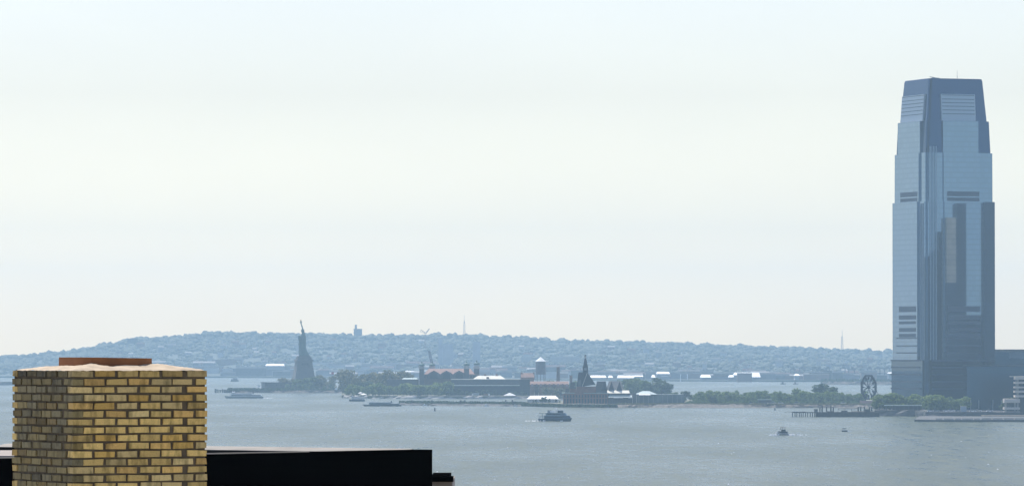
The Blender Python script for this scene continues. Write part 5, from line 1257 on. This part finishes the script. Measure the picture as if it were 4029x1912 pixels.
    s.add(vs, fs); o = s.build('flue', principled('clay_flue', (.27, .105, .035), .8, noise=.2, nscale=5, bump=.15), t, False)
    o.location = (side * .5 - .035, side * .5 + .01, 0); o.rotation_euler = (0, R(.8), R(3))
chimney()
# house under the chimney and the near roofs
def near_roofs():
    D2 = 62.0
    corner = Vector((X(1701, D2), D2)); nl = Vector((X(815, 59.2), 59.2)); fl = Vector((X(815, 64.0), 64.0))
    dn = (nl - corner).normalized(); df = (fl - corner).normalized()
    a, b, c, d = corner, corner + dn * 9, corner + dn * 9 + df * 7, corner + df * 7
    zt = Z(1766, D2)
    t = t0 = thing('flat_roof_building', 'black tarred flat roof building right of the chimney', 'building', (0, 0, 0))
    P = [(p.x, p.y) for p in (a, b, c, d)]
    # orientation: make counter-clockwise
    ar = sum(P[i][0] * P[(i + 1) % 4][1] - P[(i + 1) % 4][0] * P[i][1] for i in range(4))
    if ar < 0: P = P[::-1]
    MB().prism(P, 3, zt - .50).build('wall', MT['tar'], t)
    ct = Vector((sum(p[0] for p in P) / 4, sum(p[1] for p in P) / 4))
    def inner(p, k): p = Vector(p); q = p + (ct - p).normalized() * k; return (q.x, q.y)
    # parapets: near one (tar, thin pale cap edge), far ones with a beige coping pitched inwards
    s = MB(); s2 = MB(); s3 = MB()
    th = .24
    def para(p, q, h, cop):
        p, q = Vector(p), Vector(q); dirv = (q - p).normalized()
        if cop: p, q = p + dirv * .3, q - dirv * .3
        nin = Vector((-dirv.y, dirv.x))
        if (ct - p).dot(nin) < 0: nin = -nin
        pts = [p, q, q + nin * th, p + nin * th]
        pts = [(v.x, v.y) for v in pts]
        area = sum(pts[i][0] * pts[(i + 1) % 4][1] - pts[(i + 1) % 4][0] * pts[i][1] for i in range(4))
        if area < 0: pts = pts[::-1]
        (s3 if cop else s).prism(pts, zt - .51, zt - .045 if cop else zt - .004)
        if cop:
            p2, q2 = p - dirv * 0, q
            oo = -nin * .03; ii = nin * (th + .03)
            v = [p2 + oo, q2 + oo, q2 + ii, p2 + ii]
            s2.add([(v[0].x, v[0].y, zt + h), (v[1].x, v[1].y, zt + h), (v[2].x, v[2].y, zt - .036), (v[3].x, v[3].y, zt - .036), (v[0].x, v[0].y, zt - .043), (v[1].x, v[1].y, zt - .043), (v[2].x, v[2].y, zt - .043), (v[3].x, v[3].y, zt - .043)],
                   [(0, 3, 2, 1), (4, 5, 6, 7), (0, 1, 5, 4), (1, 2, 6, 5), (2, 3, 7, 6), (3, 0, 4, 7)])
    a2, b2, c2, d2 = [(p.x, p.y) for p in (a, b, c, d)]
    para(a2, b2, .004, False); para(b2, c2, .0, False)
    para(d2, a2, .002, True); para(c2, d2, .002, True)
    s.build('parapet', MT['tar'], t); s3.build('far_parapet', principled('grey_brown_parapet', (.05, .043, .04), .9, noise=.3, nscale=3), t); s2.build('coping', MT['coping'], t)  # far parapet faces are grey-brown with some noise
    e = MB(); e.bar((b.x, b.y, zt), (corner.x + dn.x * 2.1, corner.y + dn.y * 2.1, zt), .008); e.build('flashing', MT['coping'], t)
    for f, nm in ((.36, 'drip'), (.70, 'drip')):
        pass
    # low annex with fascia
    D3 = 66.0; t = thing('annex', 'small beige annex with black roof fascia below the black roof', 'building', (X(1690, D3), D3, 0))
    W_ = M(92, D3); z1, z0 = Z(1874, D3), Z(1894, D3)
    MB().box((W_ / 2, 1.5, (z0 + 3) / 2), (W_ - .012, 2.9, z0 - 3)).build('wall', MT['beige'], t)
    MB().box((W_ / 2, .2, (z0 + z1) / 2), (W_ + .01, .5, z1 - z0)).build('roof_fascia', MT['tar'], t)
    MB().box((W_ / 2 - .02, 1.6, z0 + .03), (W_ - .06, 2.2, .05)).build('roof', MT['tar'], t)
    # beige curb on the roof, left of the chimney
    D4 = 58.3; za, zb = Z(1770, D4 + .4), Z(1792, D4)
    q = MB(); q.add([(X(-300, D4), D4, zb), (X(180, D4), D4, zb), (X(180, D4), D4 + .4, za), (X(-300, D4), D4 + .4, za), (X(180, D4), D4 + .4, zb - .3), (X(-300, D4), D4 + .4, zb - .3), (X(180, D4), D4, zb - .3), (X(-300, D4), D4, zb - .3)],
                    [(0, 1, 2, 3), (1, 6, 4, 2), (3, 5, 7, 0), (2, 4, 5, 3), (7, 6, 1, 0)])
    q.build('roof_curb', MT['beige'], t0)
    # house carrying the chimney
    t = thing('chimney_house', 'house carrying the yellow chimney, unseen pale roof added to bounce light', 'house', (X(30, 46) + 1.2, 46, 0))
    zr = 46.55
    MB().box((6.2, -6, zr / 2), (15, 20, zr)).build('wall', principled('house_brick', (.35, .26, .13), .9, noise=.2, nscale=3), t)
    MB().box((6.2, -6, zr + .05), (15.2, 20.2, .1)).build('roof', principled('bounce_roof_gravel', (.42, .40, .36), .95, noise=.2, nscale=8), t)  # unseen roof, made pale and wide to bounce sun onto the chimney
near_roofs()

# ------------------------------------------------------------------ haze
def haze():
    m = bpy.data.materials.new('hazy_air'); m.use_nodes = True; t = m.node_tree; t.nodes.clear()
    v = t.nodes.new('ShaderNodeVolumePrincipled'); o = t.nodes.new('ShaderNodeOutputMaterial')
    v.inputs['Color'].default_value = (*HAZE_COLOR, 1); v.inputs['Density'].default_value = HAZE_DENSITY; v.inputs['Anisotropy'].default_value = 0.2
    t.links.new(v.outputs[0], o.inputs['Volume'])
    s = MB(); s.prism([(-7500, -800), (7500, -800), (7500, 15200), (-7500, 15200)], -4, 300)
    tag(s.build('haze', m), 'pale blue haze over the harbour', 'haze', kind='stuff')
haze()
# tree prototypes that were never placed
for kind, lst in PROTO.items():
    for k, (t, h) in enumerate(lst):
        if (kind, k) not in USED:
            for c in list(t.children): bpy.data.objects.remove(c)
            bpy.data.objects.remove(t)
